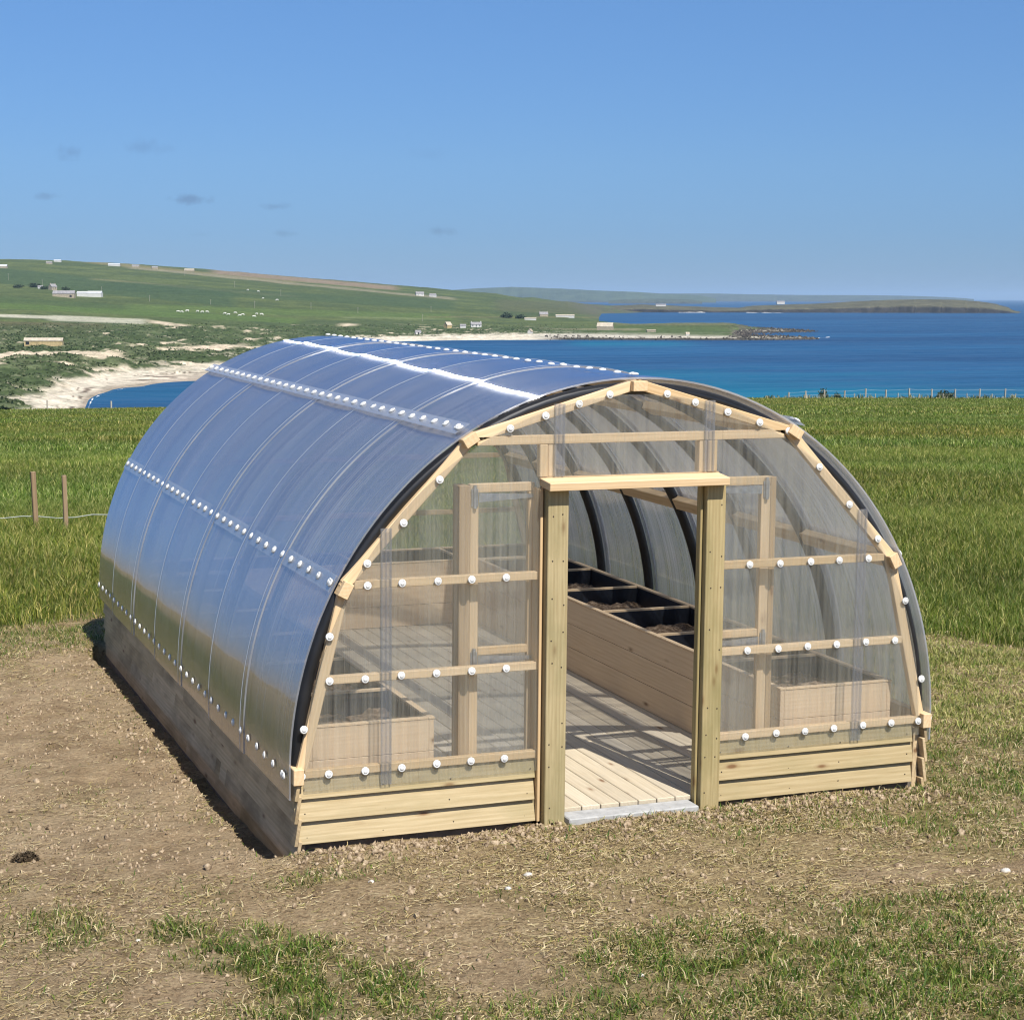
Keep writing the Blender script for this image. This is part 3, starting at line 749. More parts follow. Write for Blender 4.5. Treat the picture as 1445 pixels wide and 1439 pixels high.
# door posts, lintel shelf, threshold, jambs
timber('door_post', -0.566, -0.442, -0.035, 0.035, -0.02, 1.925, 2, 'post', 0.004)
timber('door_post', 0.416, 0.536, -0.035, 0.035, -0.02, 1.925, 2, 'post', 0.004)
timber('door_jamb', -0.572, -0.512, 0.037, 0.118, 0.05, 1.925, 2, 'jamb'); timber('door_jamb', 0.398, 0.4145, 0.010, 0.062, 0.03, 1.925, 2, 'post')
lt = MB(); lt.bar((-0.585, -0.030, 1.955), (0.522, -0.030, 1.955), 0.150, 0.045, Vector((0, 1, 0.10)), tone=0.65)
lt.build('lintel', MAT['pine'], gh)
timber('lintel_backing', -0.585, 0.530, 0.0465, 0.064, 1.975, 1.989, 0)
timber('threshold', -0.440, 0.375, -0.100, 0.048, -0.05, 0.062, 0, 'concrete', 0.006)

# overlapping cladding boards
def clad_front(xa, xb):
    for k in range(3):
        zb = 0.027 + 0.1255 * k; zt = zb + 0.152
        if k == 2: zt = zb + 0.118
        jx = random.uniform(-0.006, 0.006)
        m = MB(); m.bar((xa + jx, 0, 0), (xb + jx, 0, 0), 0.0, 0.0, (0, 0, 1)) if False else None
        c0 = Vector((xa + jx, 0.060, (zb + zt) / 2)); c1 = Vector((xb + jx, 0.060, (zb + zt) / 2))
        m.bar(c0, c1, zt - zb, 0.020, Vector((0, 0.21, 1)), 0.002)
        m.build('cladding_board', MAT['treated'], gh)
clad_front(-1.985, -0.594); clad_front(0.540, 1.905)
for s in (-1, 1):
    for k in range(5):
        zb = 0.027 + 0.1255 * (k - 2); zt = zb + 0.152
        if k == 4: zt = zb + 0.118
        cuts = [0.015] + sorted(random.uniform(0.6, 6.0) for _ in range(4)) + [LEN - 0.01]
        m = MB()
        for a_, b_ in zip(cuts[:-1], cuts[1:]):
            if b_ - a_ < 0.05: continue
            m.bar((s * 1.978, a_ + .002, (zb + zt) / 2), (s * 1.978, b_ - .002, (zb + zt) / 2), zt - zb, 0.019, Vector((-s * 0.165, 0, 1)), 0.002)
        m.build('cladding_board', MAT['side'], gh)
    timber('foundation', s * 1.97 - 0.03, s * 1.97 + 0.03, 0.06, LEN - .05, -0.45, -0.205 if s > 0 else -0.202, 1, 'plinth')
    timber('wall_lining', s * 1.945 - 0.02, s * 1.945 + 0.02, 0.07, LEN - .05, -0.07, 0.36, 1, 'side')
timber('foundation', -1.93, -0.60, 0.075, 0.13, -0.3, 0.02, 0, 'plinth'); timber('foundation', 0.56, 1.93, 0.075, 0.13, -0.3, 0.02, 0, 'plinth')
for (xa, xb) in [(-1.93, -0.594), (0.56, 1.93)]:
    timber('wall_lining', xa, xb, 0.092, 0.122, 0.03, 0.390, 0, 'side')
m = MB()
for k in range(3): m.bar((-1.98, LEN - .01, 0.09 + .1255 * k), (1.98, LEN - .01, 0.09 + .1255 * k), 0.14, 0.02, (0, 0, 1))
m.build('cladding_board', MAT['side'], gh)

def nails(name, pts, rad=0.0042, mt='nail'):
    V = []; F = []
    for (px_, py_, pz_) in pts:
        o0 = len(V)
        for k in range(8): V.append((px_ + rad * math.cos(k * math.pi / 4), py_, pz_ + rad * math.sin(k * math.pi / 4)))
        for k in range(8): V.append((px_ + rad * .8 * math.cos(k * math.pi / 4), py_ - .002, pz_ + rad * .8 * math.sin(k * math.pi / 4)))
        F += [(o0 + k, o0 + (k + 1) % 8, o0 + 8 + (k + 1) % 8, o0 + 8 + k) for k in range(8)] + [tuple(o0 + 8 + k for k in range(8))]
    return nmesh(name, V, F, MAT[mt], gh)
MAT['nail'] = simple('rusty_nail', (0.05, 0.035, 0.028), 0.6, 0.3, var=0.4, scale=60)
P = []
for (xa, xb) in [(-1.985, -0.594), (0.540, 1.905)]:
    for k in range(3):
        zb = 0.027 + 0.1255 * k
        for xn in (xa + .055, xa + .5, xb - .5, xb - .045): P.append((xn + random.uniform(-.02, .02), 0.060 - 0.0165, zb + 0.045 + random.uniform(-.012, .012)))
nails('nails', P)
P = []
for xc in (-0.504, 0.476):
    for zc in (0.10, 0.33, 0.46, 0.62, 0.93, 1.10, 1.30, 1.52, 1.78):
        for dx in (-.033, .033):
            if random.random() < .75: P.append((xc + dx + random.uniform(-.008, .008), -0.0352, zc + random.uniform(-.03, .03)))
nails('nails', P, 0.0046)

# gable sheets (front one with the doorway cut out)
def arch_pts(x0, x1, n, o=-0.068):
    xs_ = np.linspace(x0, x1, n)
    return [(x_, Z0 + (EB + o) * math.sqrt(max(0, 1 - (x_ / (EA + o)) ** 2))) for x_ in xs_]
def gable_sheet(poly, y0, y1, name='gable_sheet'):
    n = len(poly)
    V = [(x_, y0, z_) for x_, z_ in poly] + [(x_, y1, z_) for x_, z_ in poly]
    F = [tuple(range(n)), tuple(range(n, 2 * n))[::-1]] + [(i, n + i, n + (i + 1) % n, (i + 1) % n) for i in range(n)]
    return nmesh(name, V, F, MAT['gablesheet'], gh)
YG0, YG1 = 0.030, 0.040
def col_sheet(xa, xb, zb, o=0.0):
    top = arch_pts(xa, xb, 24)
    return gable_sheet([(xb, zb), (xa, zb)] + top, YG0 + 0.0 + o, YG1 + o)
col_sheet(-1.94, -1.50, 0.325); col_sheet(-1.46, -0.592, 0.325)
col_sheet(-0.588, -0.495, 1.99); col_sheet(-0.455, 0.435, 1.992); col_sheet(0.475, 0.538, 1.99)
col_sheet(0.542, 1.468, 0.325); col_sheet(1.508, 1.94, 0.325)
gable_sheet([(1.93, 0.42), (-1.93, 0.42)] + arch_pts(-1.93, 1.93, 60), LEN - 0.02, LEN - 0.01)
# clear joint profiles
for xc, zb, zt in [(-1.48, 0.325, 1.74), (1.488, 0.325, 1.735), (-0.475, 1.992, 2.395), (0.455, 1.992, 2.40)]:
    m = MB()
    m.aabb(xc - 0.030, xc + 0.030, YG0 - 0.006, YG0 - 0.003, zb, zt, 2, 0.0005)
    m.aabb(xc - 0.030, xc - 0.026, YG0 - 0.003, YG1 + 0.002, zb, zt, 2, 0.0003); m.aabb(xc + 0.026, xc + 0.030, YG0 - 0.003, YG1 + 0.002, zb, zt, 2, 0.0003)
    m.aabb(xc - 0.003, xc + 0.003, YG0 - 0.003, YG1 + 0.002, zb, zt, 2, 0.0003); m.aabb(xc - 0.030, xc + 0.030, YG1 + 0.002, YG1 + 0.005, zb, zt, 2, 0.0005)
    m.build('joint_profile', MAT['profile'], gh)

# inner door leaves folded back behind the gable
def door_leaf(x0, x1, hinge_x, s):
    d = empty('door'); d.parent = gh
    def tb(nm, *a): 
        mm = MB(); mm.aabb(*a[:6], a[6]); return mm.build(nm, MAT['pine'], d)
    zt = 1.952 if s < 0 else 1.940
    xo0, xo1 = (x0, x0 + 0.05) if s < 0 else (x1 - 0.06, x1)
    tb('stile', xo0, xo1, 0.135, 0.175, 0.10, zt - .052, 2)
    xi = (x0 + 0.05, x1) if s < 0 else (x0, x1 - 0.06)
    tb('door_rail', x0, x1, 0.136, 0.174, zt - 0.05, zt, 0)
    tb('door_rail', xi[0] + .002, xi[1] - .002, 0.138, 0.172, 0.985, 1.03, 0)
    tb('door_rail', xi[0] + .002, xi[1] - .002, 0.138, 0.172, 0.10, 0.15, 0)
    xn = (x1 - 0.035, x1) if s < 0 else (x0, x0 + 0.035)
    tb('stile', xn[0], xn[1], 0.137, 0.173, 0.152, zt - .052, 2)
    p = MB(); p.aabb(x0 + .01, x1 - .01, 0.176, 0.184, 0.12, zt - .02, 2, 0.0005); o = p.build('door_panel', MAT['gablesheet'], d)
    for zc in (zt - 0.076, 0.958):
        h = MB()
        xh = xo1 if s < 0 else xo0
        q = [(xh, zc - 0.026), (xh - s * 0.36 * 0.95, zc - 0.008), (xh - s * 0.36 * 0.95, zc + 0.010), (xh, zc + 0.026)]
        if s > 0: q = q[::-1]
        Vh = [(a_, 0.127, b_) for a_, b_ in q] + [(a_, 0.131, b_) for a_, b_ in q]
        h.add(Vh, [(0, 1, 2, 3), (7, 6, 5, 4), (0, 4, 5, 1), (1, 5, 6, 2), (2, 6, 7, 3), (3, 7, 4, 0)])
        xk = (xo0 + xo1) / 2
        h.tube([(xk, 0.125, zc - 0.06), (xk, 0.125, zc + 0.07)], 0.011, 10)
        h.aabb(xk - 0.02, xk + 0.02, 0.129, 0.133, zc - 0.05, zc + 0.05, 2, 0.001)
        h.build('hinge', MAT['galv'], d)
    return d
door_leaf(-0.963, -0.580, -0.94, -1); door_leaf(0.545, 0.918, 0.89, 1)
timber('door_jamb', -1.030, -0.967, 0.125, 0.235, 0.10, 1.945, 2, 'jamb')
timber('door_jamb', 0.921, 0.960, 0.14, 0.235, 0.10, 1.935, 2, 'jamb')

# deck
m = MB(); xd = -1.13
while xd < 1.03:
    m.aabb(xd, xd + 0.114, 0.052, 5.58, 0.055, 0.083, 1, 0.004); xd += 0.119
m.build('deck', MAT['deck'], gh)

# ------------------------------------------------------------------ raised beds
def bed(name, x0, x1, y0, y1, label, axis, divs):
    b = tag(empty(name, (0, 0, 0), ROT), label, 'raised bed', 'raised beds inside the greenhouse')
    ZT, ZB, th = 0.63, 0.084, 0.028
    hs = (ZT - ZB) / 3
    def face(fx0, fx1, fy0, fy1, gax):
        mm = MB()
        for k in range(3):
            mm.aabb(fx0, fx1, fy0, fy1, ZB + hs * k + .0015, ZB + hs * (k + 1) - .0015, gax, 0.002, 0.4 + 0.2 * random.random())
        mm.build('side_boards', MAT['bed'], b)
    face(x0, x0 + th, y0, y1, 1); face(x1 - th, x1, y0, y1, 1)
    face(x0 + th + .001, x1 - th - .001, y0, y0 + th, 0); face(x0 + th + .001, x1 - th - .001, y1 - th, y1, 0)
    mm = MB()
    for (a0, a1, c0, c1, gx) in [(x0 - .004, x0 + .034, y0 - .004, y1 + .004, 1), (x1 - .034, x1 + .004, y0 - .004, y1 + .004, 1), (x0 + .036, x1 - .036, y0 - .004, y0 + .032, 0), (x0 + .036, x1 - .036, y1 - .032, y1 + .004, 0)]:
        mm.aabb(a0, a1, c0, c1, ZT + .001, ZT + .013, gx, 0.002, 0.9)
    mm.build('rim', MAT['pine'], b)
    # liner
    li = MB(); e = 0.0015
    cells = []
    if axis == 1:
        cuts = [y0 + th] + divs + [y1 - th]
        for a_, b_ in zip(cuts[:-1], cuts[1:]): cells.append((x0 + th + e, x1 - th - e, a_ + .014, b_ - .014))
    else:
        cuts = [x0 + th] + divs + [x1 - th]
        for a_, b_ in zip(cuts[:-1], cuts[1:]): cells.append((a_ + .014, b_ - .014, y0 + th + e, y1 - th - e))
    for (a0, a1, c0, c1) in cells:
        V_ = [(a0, c0, ZB), (a1, c0, ZB), (a1, c1, ZB), (a0, c1, ZB), (a0, c0, ZT - .004), (a1, c0, ZT - .004), (a1, c1, ZT - .004), (a0, c1, ZT - .004)]
        li.add(V_, [(0, 1, 5, 4)[::-1], (1, 2, 6, 5)[::-1], (2, 3, 7, 6)[::-1], (3, 0, 4, 7)[::-1], (0, 1, 2, 3)])
    li.build('liner', MAT['liner'], b)
    so = MB()
    for ci, (a0, a1, c0, c1) in enumerate(cells):
        nx_ = max(8, int((a1 - a0) / 0.022)); ny_ = max(8, int((c1 - c0) / 0.022))
        X_, Y_ = np.meshgrid(np.linspace(a0 + .002, a1 - .002, nx_), np.linspace(c0 + .002, c1 - .002, ny_))
        ed = np.minimum.reduce([X_ - a0, a1 - X_, Y_ - c0, c1 - Y_])
        Z_ = 0.50 + 0.035 * sstep(0, .25, ed) + (fbm(X_ * 5 + ci * 3, Y_ * 5, 14, 3) - .5) * .10 + (fbm(X_ * 24, Y_ * 24, 15, 2) - .5) * .045
        n0 = len(so.v)
        VV = np.stack([X_, Y_, Z_], -1).reshape(-1, 3)
        FF = [(i * nx_ + j, i * nx_ + j + 1, (i + 1) * nx_ + j + 1, (i + 1) * nx_ + j) for i in range(ny_ - 1) for j in range(nx_ - 1)]
        so.add(VV, FF)
    so.build('soil', MAT['soil'], b, True)
    for dd in divs:
        mm = MB()
        if axis == 1: mm.aabb(x0 + .036, x1 - .036, dd - .012, dd + .012, ZB, ZT + .012, 0, 0.002, 0.9)
        else: mm.aabb(dd - .012, dd + .012, y0 + .036, y1 - .036, ZB, ZT + .012, 1, 0.002, 0.9)
        mm.build('divider', MAT['pine'], b)
    return b
bed('raised_bed', -1.88, -1.15, 0.19, 5.52, 'long wooden raised bed of soil running along the left wall of the greenhouse', 1, [0.98 + 0.93 * k for k in range(5)])
bed('raised_bed', 1.055, 1.83, 0.19, 5.52, 'long wooden raised bed of soil seen through the doorway along the right wall', 1, [1.05 + 0.93 * k for k in range(5)])
bed('raised_bed', -1.88, 1.83, 5.55, 6.28, 'short wooden raised bed across the far end of the greenhouse', 0, [-0.95, 0.0, 0.95])

# ------------------------------------------------------------------ stakes, rope, stones, turf
def gz(x_, y_): return float(ground_z(np.array([x_]), np.array([y_]))[0])
def stake(x_, y_, h, lean, w, label):
    m = MB(); m.bar((0, 0, -0.25), (lean, 0.01, h), w, w * 0.8, (1, 0.2, 0), 0.006)
    o = m.build('stake', MAT['stake']); o.location = (x_, y_, gz(x_, y_)); tag(o, label, 'stake', 'rough stakes in the field left of the greenhouse'); return o
stake(-1.553, 15.03, 0.745, -0.03, 0.062, 'rough brown stake in the left field, the outer of the pair')
stake(-1.242, 14.52, 0.72, -0.015, 0.055, 'slimmer pale brown stake in the left field, nearer the greenhouse')
m = MB(); pts = []
for k in range(41):
    x_ = -6.0 + 9.0 * k / 40; y_ = 15.15 + 0.02 * x_; pts.append((x_, y_, gz(x_, y_) + 0.155 + 0.012 * math.sin(k * 1.7)))
m.tube(pts, 0.007, 6)
tag(m.build('rope', MAT['rope'], None, True), 'thin pale rope strung low across the field past the two stakes', 'rope')
def rock(x_, y_, sz, label, nm='stone', mt='stone', sq=0.6, rs=0):
    rr_ = random.Random(rs); m = MB(); V = []; F = []
    S, T = 10, 6
    for i in range(T + 1):
        for k in range(S):
            ph = math.pi * i / T; th = 2 * math.pi * k / S
            q = sz * (0.8 + 0.4 * rr_.random())
            V.append((q * math.sin(ph) * math.cos(th), q * .75 * math.sin(ph) * math.sin(th), q * sq * math.cos(ph)))
    for i in range(T):
        for k in range(S): F.append((i * S + k, (i + 1) * S + k, (i + 1) * S + (k + 1) % S, i * S + (k + 1) % S))
    m.add(V, F); o = m.build(nm, MAT[mt], None, True); o.location = (x_, y_, gz(x_, y_) + sz * .12)
    tag(o, label, nm.replace('_', ' ')); return o
st = 'pale stones lying on the soil'
for a in [(-0.96, -0.78, 0.024, 'whitest flat stone lying on the soil in front of the left door post'), (-1.76, -0.62, 0.017, 'small white stone on brown soil before the left cladding boards'),
          (-1.02, -2.29, 0.016, 'small pale stone at the edge of the green grass in the foreground'), (1.41, -1.60, 0.026, 'bluish grey stone on bare soil at the far right of the foreground'),
          (-1.14, -0.96, 0.018, 'dull pale stone beside the whitest stone before the door'),
          (-3.02, -1.02, 0.014, 'tiny white stone in the left foreground by a grass tuft')]:
    tag(rock(*a, rs=hash(a[3]) % 999 if False else int(a[2] * 9999)), group=st)
# ------------------------------------------------------------------ fence along the crest of the field
fence = tag(empty('wire_fence', (0, 0, 0)), 'old wire stock fence with grey posts along the far edge of the field', 'fence')
fp = []
for px, v, h in [(-60, 250, 1.0), (62, 252, 1.25), (153, 256, 1.0), (1115, 280, 0.9), (1139, 280, 1.1), (1166, 281, 1.25), (1194, 281, 1.15), (1224, 282, 1.45), (1253, 282, 1.3), (1286, 282, 1.5), (1318, 283, 1.4), (1351, 283, 1.4), (1386, 283, 1.45), (1422, 284, 1.5), (1456, 284, 1.4),
                 (1208, 281.5, 0.75), (1238, 282, 0.7), (1270, 282, 0.8), (1300, 282, 0.7), (1334, 283, 0.75), (1368, 283, 0.8), (1404, 283.5, 0.75), (1437, 284, .8)]:
    az_ = math.atan((px - 722.5) / FPX); t_z = (az_ + 0.27) / 0.54; v = (252 + 34 * min(2, max(-1, t_z)) - 3.0) * math.cos(az_)
    x_, y_ = xy(px, v); z_ = gz(x_, y_)
    m = MB(); wd = 0.18 if h > 0.85 else 0.11
    m.bar((x_, y_, z_ - .3), (x_ + random.uniform(-.06, .06), y_, z_ + h), wd, wd, (1, 0, 0), 0.01); m.build('post', MAT['greypost'], fence)
    fp.append((px, x_, y_, z_, h))
big = sorted([q for q in fp if q[0] > 1000 and q[4] > 0.85])
m = MB()
for a_, b_ in zip(big[:-1], big[1:]):
    for fh in (0.45, 0.9):
        m.tube([(a_[1], a_[2], a_[3] + fh * a_[4]), ((a_[1] + b_[1]) / 2, (a_[2] + b_[2]) / 2, (a_[3] + b_[3]) / 2 + fh * (a_[4] + b_[4]) / 2 - .03), (b_[1], b_[2], b_[3] + fh * b_[4])], 0.008, 5)
m.build('wire', MAT['wire'], fence)

# leafy clump used for shrubs and far trees
def leaf_clump(n, rx, ry, rz, leaf, seed):
    r_ = np.random.default_rng(seed)
    P = r_.normal(0, 1, (n, 3)); P /= np.linalg.norm(P, axis=1)[:, None]
    lob = 0.62 + 0.75 * vnoise(P[:, 0] * 2.1 + 5, P[:, 1] * 2.1 + P[:, 2] * 1.3 + 9, seed)
    P = P * (r_.random((n, 1)) ** 0.45) * lob[:, None] * np.array([rx, ry, rz]); P[:, 2] = np.abs(P[:, 2] + rz * 0.15)
    a = r_.normal(0, 1, (n, 3)); a /= np.linalg.norm(a, axis=1)[:, None]
    b = np.cross(a, r_.normal(0, 1, (n, 3))); b /= np.linalg.norm(b, axis=1)[:, None]
    s = leaf * (0.5 + r_.random((n, 1)))
    V = np.stack([P - a * s, P + b * s * .6, P + a * s, P - b * s * .6], 1).reshape(-1, 3)
    return V, np.arange(4 * n).reshape(-1, 4)
def shrub(x_, y_, z_, rx, rz, label, seed, group=None, trunk=0.3, nm='shrub', leaf=None):
    t = tag(empty(nm, (x_, y_, z_)), label, 'tree' if nm == 'tree' else 'shrub', group)
    V, Q_ = leaf_clump(420, rx, rx, rz, leaf or rx * 0.16, seed); V[:, 2] += trunk * rz * .5
    nmesh('crown' if nm == 'tree' else 'foliage', V, (Q_, []), MAT['farleaf'], t)
    m = MB(); m.tube([(0, 0, -.3), (0.04 * rx, 0, rz * .4), (0.1 * rx, .05 * rx, rz * .9)], [rx * .09, rx * .06, rx * .025], 7)
    for k in range(3): m.tube([(0.03 * rx, 0, rz * .35), (rx * .5 * math.cos(k * 2.1), rx * .5 * math.sin(k * 2.1), rz * .8)], [rx * .04, rx * .015], 5)
    m.build('trunk', MAT['stake'], t)
    return t
for i, (px, v, rx, rz, lb) in enumerate([(1164, 279, .75, 1.1, 'tallest dark shrub at the fence beyond the field'), (1184, 279.5, .6, .7, 'small round dark shrub at the fence, beside the tallest one'), (1338, 281.5, 1.3, .9, 'wide low dark shrub at the fence near the right edge')]):
    x_, y_ = xy(px, v * .985); shrub(x_, y_, gz(x_, y_) - .05, rx, rz, lb, 50 + i, 'shrubs along the far fence')

Vt, Qt = leaf_clump(420, 0.065, 0.05, 0.04, 0.013, 9)
tf = nmesh('turf_clod', Vt, (Qt, []), MAT['turf']); tf.location = (-3.37, 0.45, gz(-3.37, 0.45))
tag(tf, 'dark tufty clod of dug turf on the bare soil left of the greenhouse', 'turf')

# ------------------------------------------------------------------ far land
SEA = -35.0
def Z(z): return ('z', z)
COLS = {
 -260: [(560, Z(-30)), (700, 555), (800, 535), (950, 508), (1150, 492), (1350, 476), (1550, 462), (1750, 446), (2150, 424), (2650, 402), (3250, 378), (3800, 362), (4600, Z(40)), (7000, Z(-40))],
 0: [(560, Z(-31)), (640, Z(-31)), (700, 549), (780, 530), (900, 507), (1100, 492), (1300, 476), (1500, 463), (1700, 447), (2100, 425), (2600, 405), (3200, 382), (3750, 366.5), (4500, Z(30)), (7000, Z(-45))],
 50: [(560, Z(-33)), (660, Z(-32.8)), (730, 547), (800, 527), (900, 508), (1100, 493), (1300, 476), (1500, 463), (1700, 447), (2100, 425), (2600, 405), (3200, 383), (3770, 367.5), (4500, Z(30)), (7000, Z(-45))],
 100: [(560, Z(-34.6)), (780, Z(-33.8)), (825, 527), (855, 515), (1000, 501), (1200, 491), (1400, 476), (1600, 461), (1800, 447), (2200, 425), (2700, 404), (3300, 384), (3800, 369), (4500, Z(28)), (7000, Z(-45))],
 150: [(560, Z(-37)), (690, Z(-36.2)), (745, Z(-35.1)), (850, Z(-34)), (890, 522), (920, 512), (1050, 501), (1230, 490), (1430, 476), (1620, 461), (1820, 447), (2220, 425), (2750, 404), (3300, 386), (3850, 371.5), (4600, Z(25)), (7000, Z(-45))],
 200: [(560, Z(-38)), (740, Z(-37)), (790, Z(-35.1)), (900, Z(-33.8)), (940, 514), (1100, 501), (1250, 490), (1450, 476), (1650, 460), (1850, 447), (2250, 425), (2800, 403), (3300, 387), (3900, 374), (4600, Z(22)), (7000, Z(-45))],
 290: [(560, Z(-38)), (800, Z(-37)), (850, Z(-35.1)), (985, Z(-33.8)), (1020, 509), (1150, 498), (1300, 487), (1500, 474), (1700, 459), (1900, 446), (2300, 425), (2800, 406), (3400, 391), (3950, 380.5), (4700, Z(15)), (7000, Z(-45))],
 400: [(560, Z(-40)), (930, Z(-38)), (980, Z(-35)), (1060, Z(-33.5)), (1200, 501), (1400, 488), (1600, 477), (1800, 464), (2000, 450), (2400, 429), (2900, 412), (3500, 399), (4000, 389.5), (4800, Z(8)), (7000, Z(-45))],
 500: [(560, Z(-40)), (1280, Z(-38)), (1330, Z(-35)), (1450, 486), (1650, 478), (1850, 467), (2050, 453), (2450, 433), (3000, 417), (3600, 405), (4050, 397.5), (4800, Z(0)), (7000, Z(-45))],
 600: [(560, Z(-40)), (1620, Z(-37)), (1650, Z(-35)), (1740, Z(-33)), (1850, 470), (2050, 460), (2400, 445), (2800, 432), (3300, 420), (3800, 410.5), (4150, 405.5), (4900, Z(-5)), (7000, Z(-45))],
 700: [(560, Z(-40)), (1650, Z(-37)), (1685, Z(-35)), (1780, Z(-33)), (1900, 469), (2100, 461), (2450, 449), (2900, 437), (3400, 427), (3900, 418.5), (4250, 414.5), (5000, Z(-10)), (7000, Z(-45))],
 750: [(560, Z(-40)), (1660, Z(-37)), (1692, Z(-35)), (1790, Z(-33)), (1950, 467), (2200, 458), (2600, 447.5), (3100, 438), (3700, 429), (4300, 422.5), (4700, 419.5), (5300, Z(-12)), (7000, Z(-45))],
 800: [(560, Z(-40)), (1665, Z(-37)), (1695, Z(-35)), (1790, Z(-33)), (1950, 467.5), (2200, 459), (2500, 451.5), (2700, 447), (3200, 440.5), (4000, 432.5), (4700, 427), (5100, 425.5), (5600, Z(-20)), (7000, Z(-45))],
 850: [(560, Z(-40)), (1665, Z(-37)), (1695, Z(-35)), (1780, Z(-32.6)), (1950, 467.5), (2200, 459), (2430, 453.5), (2600, Z(-32)), (2800, Z(-36)), (3600, Z(-37)), (4500, Z(-36)), (4650, Z(-34)), (5000, 433), (5300, 430), (5800, Z(-30)), (7000, Z(-45))],
 950: [(560, Z(-40)), (1670, Z(-37)), (1698, Z(-35)), (1760, Z(-32.2)), (1900, 469), (2050, 462), (2200, 455.5), (2330, Z(-31)), (2450, Z(-37)), (4000, Z(-45)), (7000, Z(-45))],
 1030: [(560, Z(-40)), (1675, Z(-37)), (1700, Z(-35)), (1745, Z(-32)), (1830, Z(-31.5)), (1950, 468), (2080, 460), (2200, 455), (2300, Z(-31)), (2400, Z(-37)), (4000, Z(-45)), (7000, Z(-45))],
 1062: [(560, Z(-40)), (1678, Z(-37)), (1702, Z(-35)), (1735, Z(-32.2)), (1800, Z(-32.5)), (1850, Z(-35.6)), (2050, Z(-35.5)), (2140, Z(-31)), (2240, Z(-31)), (2340, Z(-37)), (4000, Z(-45)), (7000, Z(-45))],
 1110: [(560, Z(-40)), (1690, Z(-37)), (1716, Z(-35)), (1740, Z(-32.8)), (1785, Z(-33)), (1830, Z(-36)), (2080, Z(-36)), (2150, Z(-33)), (2220, Z(-33.3)), (2300, Z(-37)), (4000, Z(-45)), (7000, Z(-45))],
 1150: [(560, Z(-40)), (1705, Z(-37)), (1728, Z(-35.3)), (1748, Z(-34)), (1775, Z(-34.2)), (1800, Z(-36)), (2120, Z(-36)), (2160, Z(-34.8)), (2200, Z(-35)), (2260, Z(-37)), (4000, Z(-45)), (7000, Z(-45))],
 1185: [(560, Z(-45)), (7000, Z(-45))],
 1500: [(560, Z(-45)), (7000, Z(-45))],
}
pxs = np.array(sorted(COLS))
vr = np.concatenate([np.linspace(560, 1300, 260, endpoint=False), np.linspace(1300, 2600, 260, endpoint=False), np.geomspace(2600, 7000, 170)])
cz = np.array([np.interp(vr, [n_[0] for n_ in COLS[p]], [(n_[1][1] if isinstance(n_[1], tuple) else zof(n_[1], n_[0])) for n_ in COLS[p]]) for p in pxs])
for _ in range(2):     # soften the joints between the slopes
    cz[:, 1:-1] = 0.25 * cz[:, :-2] + 0.5 * cz[:, 1:-1] + 0.25 * cz[:, 2:]
pg = np.concatenate([np.linspace(-260, 0, 60, endpoint=False), np.linspace(0, 1190, 900)])
def col_interp(px):
    """smooth interpolation between the surveyed bearings"""
    i = np.clip(np.searchsorted(pxs, px) - 1, 0, len(pxs) - 2)
    t = (px - pxs[i]) / (pxs[i + 1] - pxs[i]); t = np.clip(t, 0, 1)
    return i, t
i_, t_ = col_interp(pg)
BZ = (cz[i_].T * (1 - t_) + cz[i_ + 1].T * t_)          # rows v, cols px
PG, VG = np.meshgrid(pg, vr)
wg = (PG - 722.5) / FPX * VG * CP
BX = CAM[0] + FWD[0] * VG + RGT[0] * wg; BY = CAM[1] + FWD[1] * VG + RGT[1] * wg
above = np.clip((BZ - SEA) / 3.0, 0, 1)
PYG = pyof(BZ, VG)
dune = sstep(503, 515, PYG) * 0 + (sstep(455, 468, PYG) * (1 - sstep(528 + 60 * (1 - sstep(60, 130, PG)), 540 + 60 * (1 - sstep(60, 130, PG)), PYG)) * (1 - sstep(700, 860, PG)))
dn1 = fbm(BX / 34, BY / 34, 71, 4) - 0.5; dn2 = fbm(BX / 9, BY / 9, 75, 3) - 0.5
rocky = sstep(1000, 1060, PG) * sstep(1600, 1690, VG) + sstep(800, 850, PG) * 0.3
BZ2 = BZ + above * (dune * (dn1 * 7.5 + dn2 * 3.4 + (fbm(BX / 4, BY / 4, 78, 2) - .5) * 1.6) + rocky * (dn2 * 2.2) + (1 - dune) * dn1 * 2.0 * sstep(1900, 2600, VG))
# land cover, as base colour per vertex
n_a = fbm(BX / 60, BY / 60, 81, 4); n_b = fbm(BX / 14, BY / 14, 85, 3); n_c = fbm(BX / 220, BY / 90, 88, 4)
def lerp(a, b, t): return a + (np.asarray(b) - a) * t[..., None]
C = np.zeros(BX.shape + (3,)); C[:] = (0.078, 0.108, 0.032)
C = lerp(C, (0.100, 0.130, 0.036), sstep(.45, .6, n_c)); C = lerp(C, (0.062, 0.092, 0.034), sstep(.5, .65, n_a) * .7)
def region(px0, px1, py0, py1, slope, soft, col, amt, ragged=2.0):
    """a field or track: band between two rows, tilted by slope"""
    global C
    q = PYG - slope * (PG - (px0 + px1) / 2) + (n_a - .5) * ragged
    m_ = sstep(py0 - soft, py0 + soft, q) * (1 - sstep(py1 - soft, py1 + soft, q)) * sstep(px0 - 12, px0 + 12, PG) * (1 - sstep(px1 - 12, px1 + 12, PG))
    C = lerp(C, col, m_ * amt)
region(-260, 330, 383, 405, .10, 1.5, (0.058, 0.096, 0.036), .9)
region(120, 420, 383, 388, .105, 1.0, (0.185, 0.165, 0.065), .9)
region(300, 560, 393, 399, .088, 1.2, (0.24, 0.175, 0.115), .9)
region(180, 640, 399, 402, .095, .6, (0.22, 0.20, 0.12), .85)
